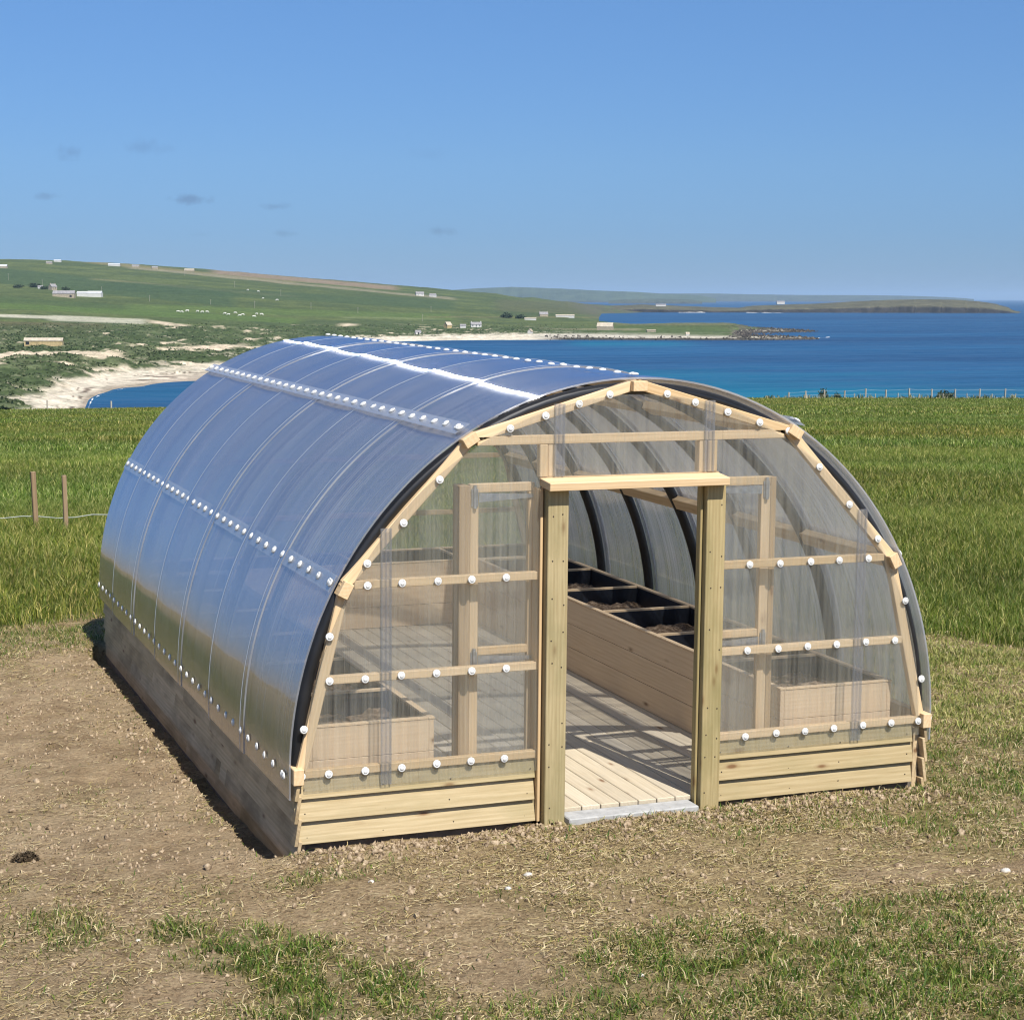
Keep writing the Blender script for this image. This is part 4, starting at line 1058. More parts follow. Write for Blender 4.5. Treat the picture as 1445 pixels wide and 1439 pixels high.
region(130, 420, 406, 409, .085, .8, (0.17, 0.17, 0.07), .7)
region(150, 640, 412, 424, .055, 1.5, (0.052, 0.090, 0.036), .7)
region(-260, 260, 420, 432, .07, 1.5, (0.066, 0.106, 0.030), .8)
region(-260, 420, 433, 441, .05, 1.5, (0.088, 0.145, 0.026), .8)
region(180, 640, 437, 446, .03, 1.2, (0.095, 0.150, 0.028), .7)
region(-260, 150, 453, 471, .03, 1.0, (0.115, 0.105, 0.046), .9)
region(-260, 95, 442.0, 446.5, .035, .8, (0.48, 0.45, 0.34), .85, 1.2)
region(70, 205, 449.0, 457.0, .035, 1.2, (0.44, 0.42, 0.31), .85, 2.2)
region(600, 860, 447, 449, .0, .8, (0.16, 0.15, 0.06), .6)
region(480, 620, 448, 451, .02, .8, (0.16, 0.19, 0.07), .6)
region(540, 900, 461, 472, .01, 1.5, (0.072, 0.110, 0.030), .8)
region(850, 1060, 461, 472, .01, 1.5, (0.078, 0.118, 0.032), .9)
region(870, 1040, 451, 458.5, .0, 1.0, (0.17, 0.16, 0.085), .55)
region(760, 905, 463.5, 466, .0, .6, (0.26, 0.23, 0.13), .6)
region(700, 850, 425, 442, .03, 2, (0.10, 0.098, 0.055), .5)
# dune country: dark marram, pale sand showing through
C = lerp(C, (0.052, 0.080, 0.026), dune * .85)
C = lerp(C, (0.115, 0.140, 0.060), dune * sstep(.48, .6, n_b) * .7)
sandc = np.array((0.58, 0.47, 0.325))
C = lerp(C, sandc, dune * sstep(.66, .73, n_b * .75 + n_a * .25) * .9)
for (a0, a1, b0, b1, sl) in [(30, 170, 500, 507, .02), (-60, 40, 503, 507, .0), (180, 345, 489.5, 493, -.01), (210, 245, 454.5, 459.5, .14), (245, 262, 459, 461.5, .05), (275, 330, 491, 495, .0), (480, 500, 458, 461, 0), (330, 470, 480, 482, 0), (120, 185, 507, 512, .03)]:
    region(a0, a1, b0, b1, sl, 1.0, sandc, .95, 3.5)
# beaches and shores follow the water level
h = BZ2 - SEA
near_b = (PG < 330)
C = lerp(C, (0.62, 0.535, 0.41), (1 - sstep(1.6, 3.4, h + (n_b - .5) * 2.0)) * near_b)
C = lerp(C, (0.60, 0.50, 0.36), sstep(1.5, 2.6, h) * (1 - sstep(3.6, 6.2, h + (n_b - .5) * 5)) * sstep(.40, .52, n_b) * sstep(40, 90, PG) * (1 - sstep(380, 420, PG)) * (VG < 1100))
C = lerp(C, (0.36, 0.29, 0.215), (1 - sstep(.12, .62, h)) * near_b)
wr = fbm(BX / 30, BY / 30, 95, 4)
C = lerp(C, (0.13, 0.095, 0.065), near_b * sstep(.45, .6, h + (wr - .5) * .6) * (1 - sstep(.66, .85, h + (wr - .5) * .6)) * sstep(.42, .52, n_b) * .9)
C = lerp(C, (0.16, 0.12, 0.085), near_b * sstep(.95, 1.1, h + (wr - .5) * .8) * (1 - sstep(1.15, 1.3, h + (wr - .5) * .8)) * sstep(.46, .56, n_b) * .8)
fb = (PG > 330) & (PG < 770)
C = lerp(C, (0.62, 0.54, 0.41), (1 - sstep(2.2, 3.2, h)) * fb * (VG < 2000))
sp = (PG >= 740) * (VG < 2600)
C = lerp(C, (0.50, 0.45, 0.36), sp * (1 - sstep(2.2, 3.4, h)) * sstep(740, 770, PG))
C = lerp(C, (0.060, 0.055, 0.045), sp * (1 - sstep(.7, 1.7, h + (n_b - .5) * 1.0)) * sstep(750, 800, PG))
C = lerp(C, (0.15, 0.125, 0.095), rocky * (1 - sstep(6, 9, h)) * sstep(1010, 1055, PG) * sstep(.35, .6, n_b))
C = lerp(C, (0.075, 0.068, 0.055), rocky * sstep(1010, 1055, PG) * sstep(.5, .62, n_b))
C = lerp(C, (0.11, 0.095, 0.07), sstep(780, 840, PG) * sstep(3000, 4200, VG) * sstep(.4, .55, n_b) * .8)
nr2, nc2 = BX.shape
I = np.arange(nr2 * nc2).reshape(nr2, nc2)
Q = np.stack([I[:-1, :-1], I[:-1, 1:], I[1:, 1:], I[1:, :-1]], -1).reshape(-1, 4)
Cc = np.ones(BX.shape + (4,)); Cc[..., :3] = np.clip(C, 0, 1)

def land_mat(name):
    m, nt, out = mat(name)
    geo = nt.nodes.new('ShaderNodeNewGeometry').outputs['Position']
    c = attr(nt, 'col').outputs['Color']
    n1 = noise(nt, geo, 0.22, 6, 0.75); n2 = noise(nt, geo, 0.045, 4, 0.6)
    k = ramp(nt, n1, [(0.28, (0.35, 0.36, 0.33)), (0.5, (1, 1, 1)), (0.75, (1.6, 1.58, 1.5))]).outputs[0]
    cc = mixc(nt, 1.0, c, k, 'MULTIPLY')
    k2 = ramp(nt, n2, [(0.35, (0.82, 0.84, 0.8)), (0.65, (1.15, 1.12, 1.1))]).outputs[0]
    cc = mixc(nt, 1.0, cc, k2, 'MULTIPLY')
    hsv = nt.nodes.new('ShaderNodeHueSaturation'); hsv.inputs['Saturation'].default_value = 0.86; hsv.inputs['Value'].default_value = 0.96; L(nt, cc, hsv.inputs['Color']); cc = hsv.outputs[0]
    p = N(nt, 'ShaderNodeBsdfPrincipled', i_Roughness=0.95); p.inputs['Specular IOR Level'].default_value = 0.05
    L(nt, cc, p.inputs['Base Color'])
    b = N(nt, 'ShaderNodeBump', i_Strength=0.7, i_Distance=2.0); L(nt, n1, b.inputs['Height']); L(nt, b.outputs[0], p.inputs['Normal'])
    L(nt, p.outputs[0], out.inputs[0]); return m
MAT['land'] = land_mat('far_land')
land = nmesh('hillside', np.stack([BX, BY, BZ2], -1).reshape(-1, 3), (Q, []), MAT['land'], smooth=True, attrs={'col': ('FLOAT_COLOR', Cc)})
tag(land, kind='structure')
def locate(px, py):
    """point of the far land on a bearing at a given drop below the horizon"""
    j = int(np.argmin(np.abs(pg - px))); colp = pyof(BZ2[:, j], vr)
    for k in range(len(vr)):
        if colp[k] <= py and BZ2[k, j] > SEA: break
    return BX[k, j], BY[k, j], BZ2[k, j], vr[k]

# marram and scrub standing on the dunes
dm = (dune * (1 - sstep(-.1, .25, ((C[..., 0] - C[..., 1]) * 8)))).ravel()
cand = RNG.choice(dm.size, 42000, p=dm / dm.sum())
bx_ = BX.ravel()[cand] + RNG.normal(0, 1.2, len(cand)); by_ = BY.ravel()[cand] + RNG.normal(0, 1.2, len(cand)); bz_ = BZ2.ravel()[cand] - .1
cl_ = fbm(bx_ / 8, by_ / 8, 131, 3); kk_ = RNG.random(len(cand)) < sstep(.36, .58, cl_)
bx_, by_, bz_, cl_ = bx_[kk_], by_[kk_], bz_[kk_], cl_[kk_]
cdm = pick([(0.085, 0.115, 0.045), (0.065, 0.092, 0.035), (0.125, 0.145, 0.068), (0.18, 0.19, 0.105)], len(bx_))
tag(blades('dune_grass', bx_, by_, (0.25 + 0.85 * RNG.random(len(bx_))) * (.5 + cl_), 0.7 + 1.3 * RNG.random(len(bx_)), 0.5 + 0.6 * RNG.random(len(bx_)), cdm, MAT['blade'], z=bz_),
    'dark green marram grass and scrub covering the far sand dunes', 'dune grass', kind='stuff')

# boulders along the low rocky shore of the spit
hh_ = BZ2 - SEA
wt = ((PG > 770) & (PG < 1172) & (VG > 1650) & (VG < 2350) & (hh_ > -.9) & (hh_ < 3.2)) * (0.25 + 1.0 * sstep(1000, 1070, PG)) * (hh_ < 2.0 + 1.2 * sstep(1000, 1060, PG))
wt = wt.astype(float).ravel(); cand = RNG.choice(wt.size, 5200, p=wt / wt.sum())
rx_ = BX.ravel()[cand] + RNG.normal(0, 1.5, 5200); ry_ = BY.ravel()[cand] + RNG.normal(0, 1.5, 5200)
MAT['shorerock'] = simple('shore_rock', None, 0.9, cols=[(0.34, (0.022, 0.020, 0.018)), (0.54, (0.055, 0.048, 0.040)), (0.72, (0.21, 0.18, 0.14))], scale=0.12, spec=0.2)
tag(clods('shore_rocks', rx_, ry_, 0.35 + 1.0 * RNG.random(5200) ** 3, MAT['shorerock'], z=BZ2.ravel()[cand] - .25), 'jumbled dark and pale boulders along the rocky point in the bay', 'rocks', kind='stuff')

# headland and far islands
def ridge(name, v0, tops, depth, label_cols, cliff=0.5, seed=3, n=420):
    pa = np.array([t[0] for t in tops], float); pt = np.array([t[1] for t in tops], float)
    px = np.linspace(pa[0], pa[-1], n); tp = np.interp(px, pa, pt)
    vm = v0 + depth * .45
    top = CAM[2] - (tp - HZ) * vm / KV
    tt = np.concatenate([np.linspace(0, .06, 10, endpoint=False), np.linspace(.06, .45, 24, endpoint=False), np.linspace(.45, 1, 14)])
    rows = []; cols = []
    for t in tt:
        v = v0 + depth * t
        hfrac = np.interp(t, [0, .012, .05, .45, .8, 1], [0, .05, cliff, 1, .6, 0])
        wob = (vnoise(px / 9.0, px * 0 + seed, seed) - .5) * depth * .05
        z = SEA - 2 + (top - SEA + 2) * hfrac
        w = (px - 722.5) / FPX * v * CP
        x_ = CAM[0] + FWD[0] * (v + wob) + RGT[0] * w; y_ = CAM[1] + FWD[1] * (v + wob) + RGT[1] * w
        nz = (fbm(x_ / (depth * .04), y_ / (depth * .04), seed + 5, 3) - .5)
        z = z + nz * (top - SEA) * .12 * (1 if 0.01 < t < .4 else 0)
        rows.append(np.stack([x_, y_, z], -1))
        f_ = np.clip((hfrac - cliff * .75) / .12, 0, 1) if t < .45 else 1
        g_a = np.array(label_cols[0]); g_b = np.array(label_cols[1])
        cc = g_b[None] * (1 - f_) + g_a[None] * f_
        cc = cc * (0.65 + 0.7 * fbm(x_ / (depth * .05), y_ / (depth * .05), seed + 9, 3))[:, None]
        if t < .008: cc = cc * 0 + np.array((0.07, 0.062, 0.052))
        cols.append(np.concatenate([np.clip(cc, 0, 1), np.ones((n, 1))], 1))
    P = np.stack(rows); Cq = np.stack(cols)
    I = np.arange(P.shape[0] * n).reshape(P.shape[0], n)
    Q_ = np.stack([I[:-1, :-1], I[:-1, 1:], I[1:, 1:], I[1:, :-1]], -1).reshape(-1, 4)
    return tag(nmesh(name, P.reshape(-1, 3), (Q_, []), MAT['land'], smooth=True, attrs={'col': ('FLOAT_COLOR', Cq.reshape(-1, 4))}), kind='structure')
ridge('headland', 4950, [(820, 432), (870, 431), (905, 429.5), (950, 431), (1000, 433), (1042, 434), (1062, 431), (1100, 429.5), (1150, 428), (1200, 425), (1250, 422.5), (1300, 421.5), (1345, 422), (1385, 424.5), (1410, 428.5), (1424, 433), (1434, 437.5), (1447, 443)], 900,
      ((0.105, 0.098, 0.052), (0.036, 0.032, 0.030)), 0.55)
ridge('far_hill', 15500, [(560, 414), (640, 409.5), (674, 407.2), (722, 405.2), (791, 407.5), (840, 410), (895, 411.8), (930, 414), (985, 416.5), (1010, 421)], 3000, ((0.075, 0.10, 0.045), (0.06, 0.065, 0.05)), 0.12, 8)
ridge('far_island', 21000, [(850, 416), (930, 414.2), (1000, 413.8), (1060, 415), (1130, 415.8), (1220, 415.8), (1290, 416.8), (1340, 418.5), (1375, 421)], 3000, ((0.075, 0.09, 0.05), (0.06, 0.065, 0.05)), 0.2, 12)
ridge('skerry', 12500, [(858, 424.3), (880, 422.3), (930, 421.5), (975, 422.5), (990, 424.5)], 500, ((0.075, 0.09, 0.05), (0.06, 0.065, 0.05)), 0.5, 15, 120)
# white far beaches below the headland
for a0, a1 in [(957, 995), (1053, 1108)]:
    px = np.linspace(a0, a1, 30); V = []
    for q in px:
        e = math.sin(math.pi * (q - a0) / (a1 - a0)) ** .5
        for v_, z_ in ((4935, -35.3), (4975, -34.2), (4985 + 40 * e, -34 + 4.5 * e), (5150, -36)):
            x_, y_ = xy(q, v_); V.append((x_, y_, z_))
    F = [(i * 4 + j, i * 4 + j + 1, (i + 1) * 4 + j + 1, (i + 1) * 4 + j) for i in range(29) for j in range(3)]
    MAT.setdefault('whitesand', simple('shell_sand', (0.66, 0.62, 0.54), 0.9, scale=0.02))
    tag(nmesh('beach', V, [f_[::-1] for f_ in F], MAT['whitesand'], smooth=True), kind='structure')

# sea
def sea_mat():
    m, nt, out = mat('sea_water')
    geo = nt.nodes.new('ShaderNodeNewGeometry').outputs['Position']
    sh = attr(nt, 'shallow').outputs['Fac']
    big = noise(nt, mapping(nt, geo, (0.0012, 0.0045, 1)), 1.0, 5, 0.6)
    fin = noise(nt, mapping(nt, geo, (0.010, 0.045, 1)), 1.0, 5, 0.7)
    deep = ramp(nt, math_(nt, 'ADD', math_(nt, 'MULTIPLY', big, 0.6), math_(nt, 'MULTIPLY', fin, 0.4)), [(0.38, (0.009, 0.045, 0.118)), (0.62, (0.016, 0.086, 0.190))]).outputs[0]
    c = mixc(nt, sh, deep, (0.004, 0.125, 0.205))
    w1 = noise(nt, mapping(nt, geo, (0.07, 0.22, 1)), 1.0, 5, 0.7); w2 = noise(nt, mapping(nt, geo, (0.010, 0.05, 1)), 1.0, 4, 0.65)
    b = N(nt, 'ShaderNodeBump', i_Strength=0.5, i_Distance=2.0); L(nt, math_(nt, 'ADD', w1, math_(nt, 'MULTIPLY', w2, 2.0)), b.inputs['Height'])
    d = N(nt, 'ShaderNodeBsdfDiffuse'); L(nt, c, d.inputs[0])
    g = N(nt, 'ShaderNodeBsdfGlossy', i_Roughness=0.28); L(nt, b.outputs[0], g.inputs['Normal'])
    mf = ramp(nt, math_(nt, 'ADD', math_(nt, 'MULTIPLY', w1, 0.5), math_(nt, 'MULTIPLY', w2, 0.5)), [(0.36, (0.03, 0.03, 0.03)), (0.66, (0.27, 0.27, 0.27))]).outputs[0]
    mx = N(nt, 'ShaderNodeMixShader'); L(nt, mf, mx.inputs[0]); L(nt, d.outputs[0], mx.inputs[1]); L(nt, g.outputs[0], mx.inputs[2])
    L(nt, mx.outputs[0], out.inputs[0]); return m
an = np.linspace(-math.pi, math.pi, 361)[:-1]; an = np.concatenate([an[(an < -0.4)], np.linspace(-.4, .4, 240), an[an > 0.4]])
sr = np.concatenate([np.linspace(330, 1200, 50, endpoint=False), np.linspace(1200, 5000, 70, endpoint=False), np.geomspace(5000, 70000, 40)])
A, RR = np.meshgrid(an, sr)
SX = CAM[0] + RR * (np.cos(A) * FWD[0] + np.sin(A) * RGT[0]); SY = CAM[1] + RR * (np.cos(A) * FWD[1] + np.sin(A) * RGT[1])
vv = RR * np.cos(A); pp = 722.5 + FPX * np.tan(np.clip(A, -1.2, 1.2))
q1 = fbm(SX / 130, SY / 45, 101, 4)
shal = (1 - sstep(660, 1060, vv + (q1 - .5) * 420)) * sstep(560, 800, pp) * (1 - .4 * sstep(1200, 1445, pp))
shal = np.maximum(shal, 0.75 * np.exp(-((vv - 1560) / 85) ** 2) * sstep(780, 830, pp) * (1 - sstep(930, 1010, pp)))
shal = np.maximum(shal, 0.45 * np.exp(-((vv - 745) / 70) ** 2) * (1 - sstep(280, 420, pp)) * (q1 + .3))
I = np.arange(SX.size).reshape(SX.shape); I2 = np.roll(I, -1, axis=1)
Q = np.stack([I[:-1], I2[:-1], I2[1:], I[1:]], -1).reshape(-1, 4)[:, ::-1]
tag(nmesh('sea', np.stack([SX, SY, np.full_like(SX, SEA)], -1).reshape(-1, 3), (Q, []), sea_mat(), smooth=True, attrs={'shallow': ('FLOAT', shal)}), kind='structure')
# surf: thin foam lines on the near beach and at the point
MAT['foam'] = simple('sea_foam', (0.8, 0.8, 0.8), 0.9)
def foam(px0, px1, vfun, wid, seed, nm='foam'):
    px = np.linspace(px0, px1, 60); V = []
    wv = vnoise(px / 4.0, px * 0, seed)
    for i, q in enumerate(px):
        v_ = vfun(q) + (wv[i] - .5) * 6; w_ = wid * max(0, wv[i] - .3) * 2
        for dv, z_ in ((-w_, SEA + .05), (0, SEA + .35 * min(1, w_)), (w_ * .6, SEA + .05)):
            x_, y_ = xy(q, v_ + dv); V.append((x_, y_, z_))
    F = [(i * 3 + j, i * 3 + j + 1, (i + 1) * 3 + j + 1, (i + 1) * 3 + j)[::-1] for i in range(59) for j in range(2)]
    return nmesh(nm, V, F, MAT['foam'], smooth=True)
V = []; F = []; nn = 0
for k_, vq in enumerate(np.linspace(640, 790, 70)):
    ri = int(np.argmin(np.abs(vr - vq))); row = BZ2[ri]
    j_ = [j for j in range(len(pg)) if 60 < pg[j] < 330 and row[j] < SEA - .15]
    if not j_: continue
    pxw = pg[j_[0]] + (vnoise(np.array([vq / 7.0]), np.array([0.]), 44)[0] - .5) * 3; wn = max(0.02, vnoise(np.array([vq / 11.0]), np.array([3.]), 45)[0] - .35) * 5.0 * max(0.1, 1 - (vq - 640) / 110)
    for dp, zq in ((0, SEA + .05), (wn * .5, SEA + .3 * min(1, wn)), (wn, SEA + .05)):
        x_, y_ = xy(pxw + dp, vq); V.append((x_, y_, zq))
    nn += 1
F = [(i * 3 + j, i * 3 + j + 1, (i + 1) * 3 + j + 1, (i + 1) * 3 + j) for i in range(nn - 1) for j in range(2)]
tag(nmesh('foam', V, F, MAT['foam'], smooth=True), 'white surf breaking on the curved sandy beach', 'surf', kind='stuff')
tag(foam(1152, 1172, lambda q: 1780 + (q - 1150) * 2.6, 5, 6), 'white surf breaking beside the rocky point', 'surf', kind='stuff')

# ------------------------------------------------------------------ far buildings
YAWB = -YAW
def house(px, py, w, d, hw, hr, wall, roof, label, cat='house', turn=0.0, chim=0, win=0, door=None, sink=1.0, group=None, pos=None):
    X_, Y_, Z_, v_ = locate(px, py) if pos is None else pos
    t = tag(empty(cat.replace(' ', '_'), (X_, Y_, Z_), (0, 0, YAWB + turn)), label, cat, group)
    m = MB()
    V_ = [(-w / 2, -d / 2, -sink), (w / 2, -d / 2, -sink), (w / 2, d / 2, -sink), (-w / 2, d / 2, -sink), (-w / 2, -d / 2, hw), (w / 2, -d / 2, hw), (w / 2, d / 2, hw), (-w / 2, d / 2, hw), (-w / 2, 0, hw + hr), (w / 2, 0, hw + hr)]
    m.add(V_, [(0, 1, 5, 4), (2, 3, 7, 6), (3, 0, 4, 8, 7), (1, 2, 6, 9, 5), (3, 2, 1, 0)])
    m.build('wall', MAT[wall], t)
    m = MB(); e = 0.3; th = 0.25
    sl = hr / (d / 2)
    for s in (-1, 1):
        y1 = s * (d / 2 + e); z1 = hw - e * sl
        P = [(-w / 2 - e, 0, hw + hr + .05), (w / 2 + e, 0, hw + hr + .05), (w / 2 + e, y1, z1 + .05), (-w / 2 - e, y1, z1 + .05)]
        P2 = [(a, b, c + th) for a, b, c in P]
        fs = [(0, 1, 2, 3), (7, 6, 5, 4), (0, 4, 5, 1), (1, 5, 6, 2), (2, 6, 7, 3), (3, 7, 4, 0)]
        m.add(P + P2, fs if s > 0 else [f_[::-1] for f_ in fs])
    ro = m.build('roof', MAT[roof], t)
    for k in range(chim):
        cx = (-w / 2 + .5) if k == 0 else (w / 2 - .5)
        c = MB(); c.aabb(cx - .45, cx + .45, -.45, .45, hw + hr - .5, hw + hr + 1.2, 2, .02); c.build('chimney', MAT[wall], ro)
    for k in range(win):
        cx = -w / 2 + w * (k + .5) / win + (.0 if win > 1 else .0)
        c = MB(); c.aabb(cx - .5, cx + .5, -d / 2 - .06, -d / 2 - .01, hw * .38, hw * .8, 2, .01); c.build('window', MAT['glass'], t)
    if door:
        c = MB(); c.aabb(door[0] - door[1] / 2, door[0] + door[1] / 2, -d / 2 - .06, -d / 2 - .012, 0, door[2], 2, .01); c.build('door', MAT['dark'], t)  # near-black panel on the wall, painting the shade inside a doorway
    return t
def mpp(px, py): return locate(px, py)[3] / FPX      # metres per photo pixel there
k = mpp(60, 488)
house(60, 488, 53 * k, 9 * k, 5.5 * k, 3.4 * k, 'tan_wall', 'tan_roof', 'long low ochre stone shed standing among the dunes', 'shed', 0.05, door=(-22 * k, 5 * k, 4 * k))
k = mpp(90, 421)
house(90, 421, 30 * k, 12 * k, 5 * k, 4 * k, 'rubble', 'grey_roof', 'grey stone barn at the hillside farm, beside two white sheds', 'barn', 0.05, door=(10 * k, 3 * k, 3 * k))
house(116, 420, 15 * k, 11 * k, 5 * k, 2 * k, 'white_wall', 'pale_metal', 'smaller white shed between the grey barn and the big white shed', 'shed', 0.0)
house(134, 420.5, 20 * k, 12 * k, 5.5 * k, 2.6 * k, 'white_wall', 'pale_metal', 'big white farm shed at the right end of the hillside farm', 'shed', 0.0)
house(74, 411, 10 * k, 8 * k, 5 * k, 4 * k, 'rubble', 'grey_roof', 'grey two chimney farmhouse rising behind the stone barn', 'house', 0.9, chim=2, win=2)
house(57, 409, 8 * k, 6 * k, 2.6 * k, 1.8 * k, 'white_wall', 'grey_roof', 'little white outbuilding left of the hillside farmhouse', 'outbuilding', 0.2)
k = mpp(5, 380)
house(3, 380, 16 * k, 7 * k, 2.4 * k, 2.2 * k, 'rubble', 'pale_metal', 'pale roofed barn on the skyline at the left edge', 'barn')
house(70, 374.5, 9 * k, 5 * k, 2 * k, 1.6 * k, 'rubble', 'grey_roof', 'small grey house just below the skyline, left of a white shed', 'house', .1, chim=1)
house(82, 372, 11 * k, 5 * k, 2 * k, 1.2 * k, 'white_wall', 'pale_metal', 'white shed on the skyline above the hillside farm', 'shed')
house(162, 377, 18 * k, 6 * k, 2.2 * k, 1.5 * k, 'white_wall', 'pale_metal', 'long white shed on the skyline, the longest along it', 'shed')
house(192, 379, 11 * k, 6 * k, 2 * k, 1.8 * k, 'rubble', 'grey_roof', 'grey cottage near the skyline right of the long white shed', 'cottage', .1, chim=1)
house(218, 381, 9 * k, 6 * k, 2 * k, 1.6 * k, 'rubble', 'grey_roof', 'farther grey cottage along the skyline, before the pale one', 'cottage', .3)
house(268, 384, 15 * k, 6 * k, 2 * k, 1.6 * k, 'rubble', 'tan_roof', 'pale tan cottage near the skyline, rightmost along it', 'cottage')
k = mpp(594, 418)
house(592, 418, 11 * k, 7 * k, 3 * k, 2.4 * k, 'white_wall', 'grey_roof', 'white house high on the green hillside right of centre', 'house', .2, chim=1, win=2)
house(610, 419.5, 9 * k, 6 * k, 2.4 * k, 2 * k, 'white_wall', 'grey_roof', 'smaller white outbuilding beside the high hillside house', 'outbuilding', -.2)
k = mpp(632, 464)
house(632, 464, 9 * k, 7 * k, 4 * k, 4 * k, 'tan_wall', 'tan_roof', 'tan steep roofed hut behind the far beach', 'hut', .8)
house(671, 462.5, 15 * k, 7 * k, 4.2 * k, 3 * k, 'white_wall', 'grey_roof', 'white chimneyed house behind the far beach', 'house', .15, chim=2, win=3)
house(653, 463.5, 8 * k, 6 * k, 2.6 * k, 2 * k, 'white_wall', 'grey_roof', 'low pale annex at the left of the white beach house', 'outbuilding', .1)
house(589, 472.5, 7 * k, 5 * k, 2.6 * k, 2 * k, 'white_wall', 'grey_roof', 'tiny white hut at the left end of the far beach', 'hut', .3, door=(0, 2 * k, 2 * k))
house(748, 471.5, 7 * k, 5 * k, 2.6 * k, 3 * k, 'white_wall', 'rubble', 'tiny pale ruin at the right end of the far beach', 'ruin', 1.2)
house(854, 466, 22 * k, 9 * k, 5 * k, 5.2 * k, 'rubble', 'tan_roof', 'lone stone house with tan roof on the green spit', 'house', -.25, chim=1)
house(918, 468.5, 12 * k, 5 * k, 2.2 * k, .8 * k, 'rubble', 'rubble', 'low broken stone ruin on the green spit near its rocky end', 'ruin', .1)
house(970, 473.5, 4 * k, 3 * k, 2.2 * k, 1.8 * k, 'white_wall', 'tan_roof', 'tiny white hut on the shore of the green spit', 'hut', .1)
k = mpp(797, 448)
house(797, 448.3, 26 * k, 6 * k, 2.4 * k, 1.2 * k, 'white_wall', 'tan_roof', 'long pale barn by the inner bay shore', 'barn')
house(766, 447, 12 * k, 6 * k, 3 * k, 3 * k, 'rubble', 'grey_roof', 'grey stone house by the inner bay, left of the long pale barn', 'house', .2, chim=2)
house(748, 452, 15 * k, 5 * k, 2 * k, .8 * k, 'white_wall', 'tan_roof', 'low pale shed left of the inner bay shore', 'shed', .0)
def at(px, v_, z_):
    x_, y_ = xy(px, v_); return (x_, y_, z_, v_)
kk = 5300 / FPX
house(1101, 0, 11 * kk, 6 * kk, 2.2 * kk, 1.6 * kk, 'white_wall', 'grey_roof', 'white house alone on the low headland across the water', 'house', 0, pos=at(1101, 5300, zof(428.2, 5300)))
house(932, 0, 14 * kk, 5 * kk, 1.4 * kk, 1.2 * kk, 'white_wall', 'grey_roof', 'white cottage on the headland shore above the left white beach', 'cottage', 0, pos=at(932, 5200, zof(431.6, 5200)))

# farm trees, poles, grazing cattle
for i, (px, py, s, lb) in enumerate([(48, 407, 8, 'dark wide tree clump left of the hillside farmhouse'), (25, 408, 7, 'low dark tree at the far left of the hillside farm'), (62, 410, 6, 'small dark tree beside the little farm outbuilding'), (93, 411, 6, 'dark tree behind the grey stone barn'), (715, 449, 9, 'dark windblown tree left of the inner bay'), (735, 450, 8, 'dark windblown tree beside the low pale shed')]):
    X_, Y_, Z_, v_ = locate(px, py); q = v_ / FPX
    shrub(X_, Y_, Z_, s * q, s * .55 * q, lb, 80 + i, 'dark trees about the far farms', 0.4, 'tree')
pole0 = None
for i, (px, py, hp) in enumerate([(12, 397, 9), (60, 404.5, 8), (143, 414, 8), (211, 427, 9), (261, 391, 8), (296, 431, 7), (331, 407, 9), (359, 436, 10), (396, 419, 9), (438, 437, 9), (504, 443, 8), (608, 441, 8), (596, 454, 10), (145, 371, 9)]):
    X_, Y_, Z_, v_ = locate(px, py); hh = min(16, hp * v_ / FPX)
    m = MB(); m.tube([(0, 0, -1), (0, 0, hh)], [.2, .14], 8); m.aabb(-.9, .9, -.08, .08, hh - .8, hh - .6, 0, .01)
    o = m.build('utility_pole', MAT['greypost']); o.location = (X_, Y_, Z_); o.rotation_euler = (0, 0, YAWB)
    lbs = ['utility pole at the far left of the hillside', 'utility pole just above the hillside farm', 'utility pole by the big white farm shed', 'utility pole right of the hillside farm above the sandy track', 'utility pole below the tan skyline cottage', 'utility pole above the left end of the grazing cattle', 'utility pole in the middle of the dark green slope', 'utility pole above the right end of the grazing cattle', 'utility pole under the brown ploughed strip', 'utility pole right of the cattle field above the roof ridge', 'utility pole above the left end of the far beach', 'utility pole up the slope left of the tan hut', 'utility pole just above the tan hut', 'mast standing on the skyline left of the long white shed']
    tag(o, lbs[i], 'utility pole', 'utility poles across the hillside')
def cow_mesh():
    m = MB()
    m.tube([(-1.15, 0, 1.05), (-1.0, 0, 1.08), (-.4, 0, 1.05), (.4, 0, 1.08), (.85, 0, 1.15), (1.1, 0, 1.1)], [.18, .36, .42, .40, .34, .2], 10)
    m.tube([(1.0, 0, 1.15), (1.35, 0, .75), (1.6, 0, .35)], [.22, .16, .13], 8); m.tube([(1.5, 0, .5), (1.62, 0, .3), (1.75, 0, .12)], [.16, .15, .09], 8)
    for sx_ in (-.9, .75):
        for sy_ in (-.22, .22):
            m.tube([(sx_, sy_, .95), (sx_ + (.06 if sx_ < 0 else 0), sy_, .5), (sx_, sy_, 0)], [.17, .09, .07], 7)
    m.tube([(-1.15, 0, 1.15), (-1.3, 0, .8), (-1.28, 0, .4)], [.05, .035, .05], 5)
    return m
cow0 = None
cows = [(250, 442), (256, 442.5), (263, 441.5), (278, 442), (284, 442.5), (291, 442.5), (316, 445), (321, 446), (331, 444), (338, 447.5), (341, 446), (357, 449), (361, 445.5), (368, 446), (349, 411.5), (364, 413), (391, 425.5), (371, 423)]
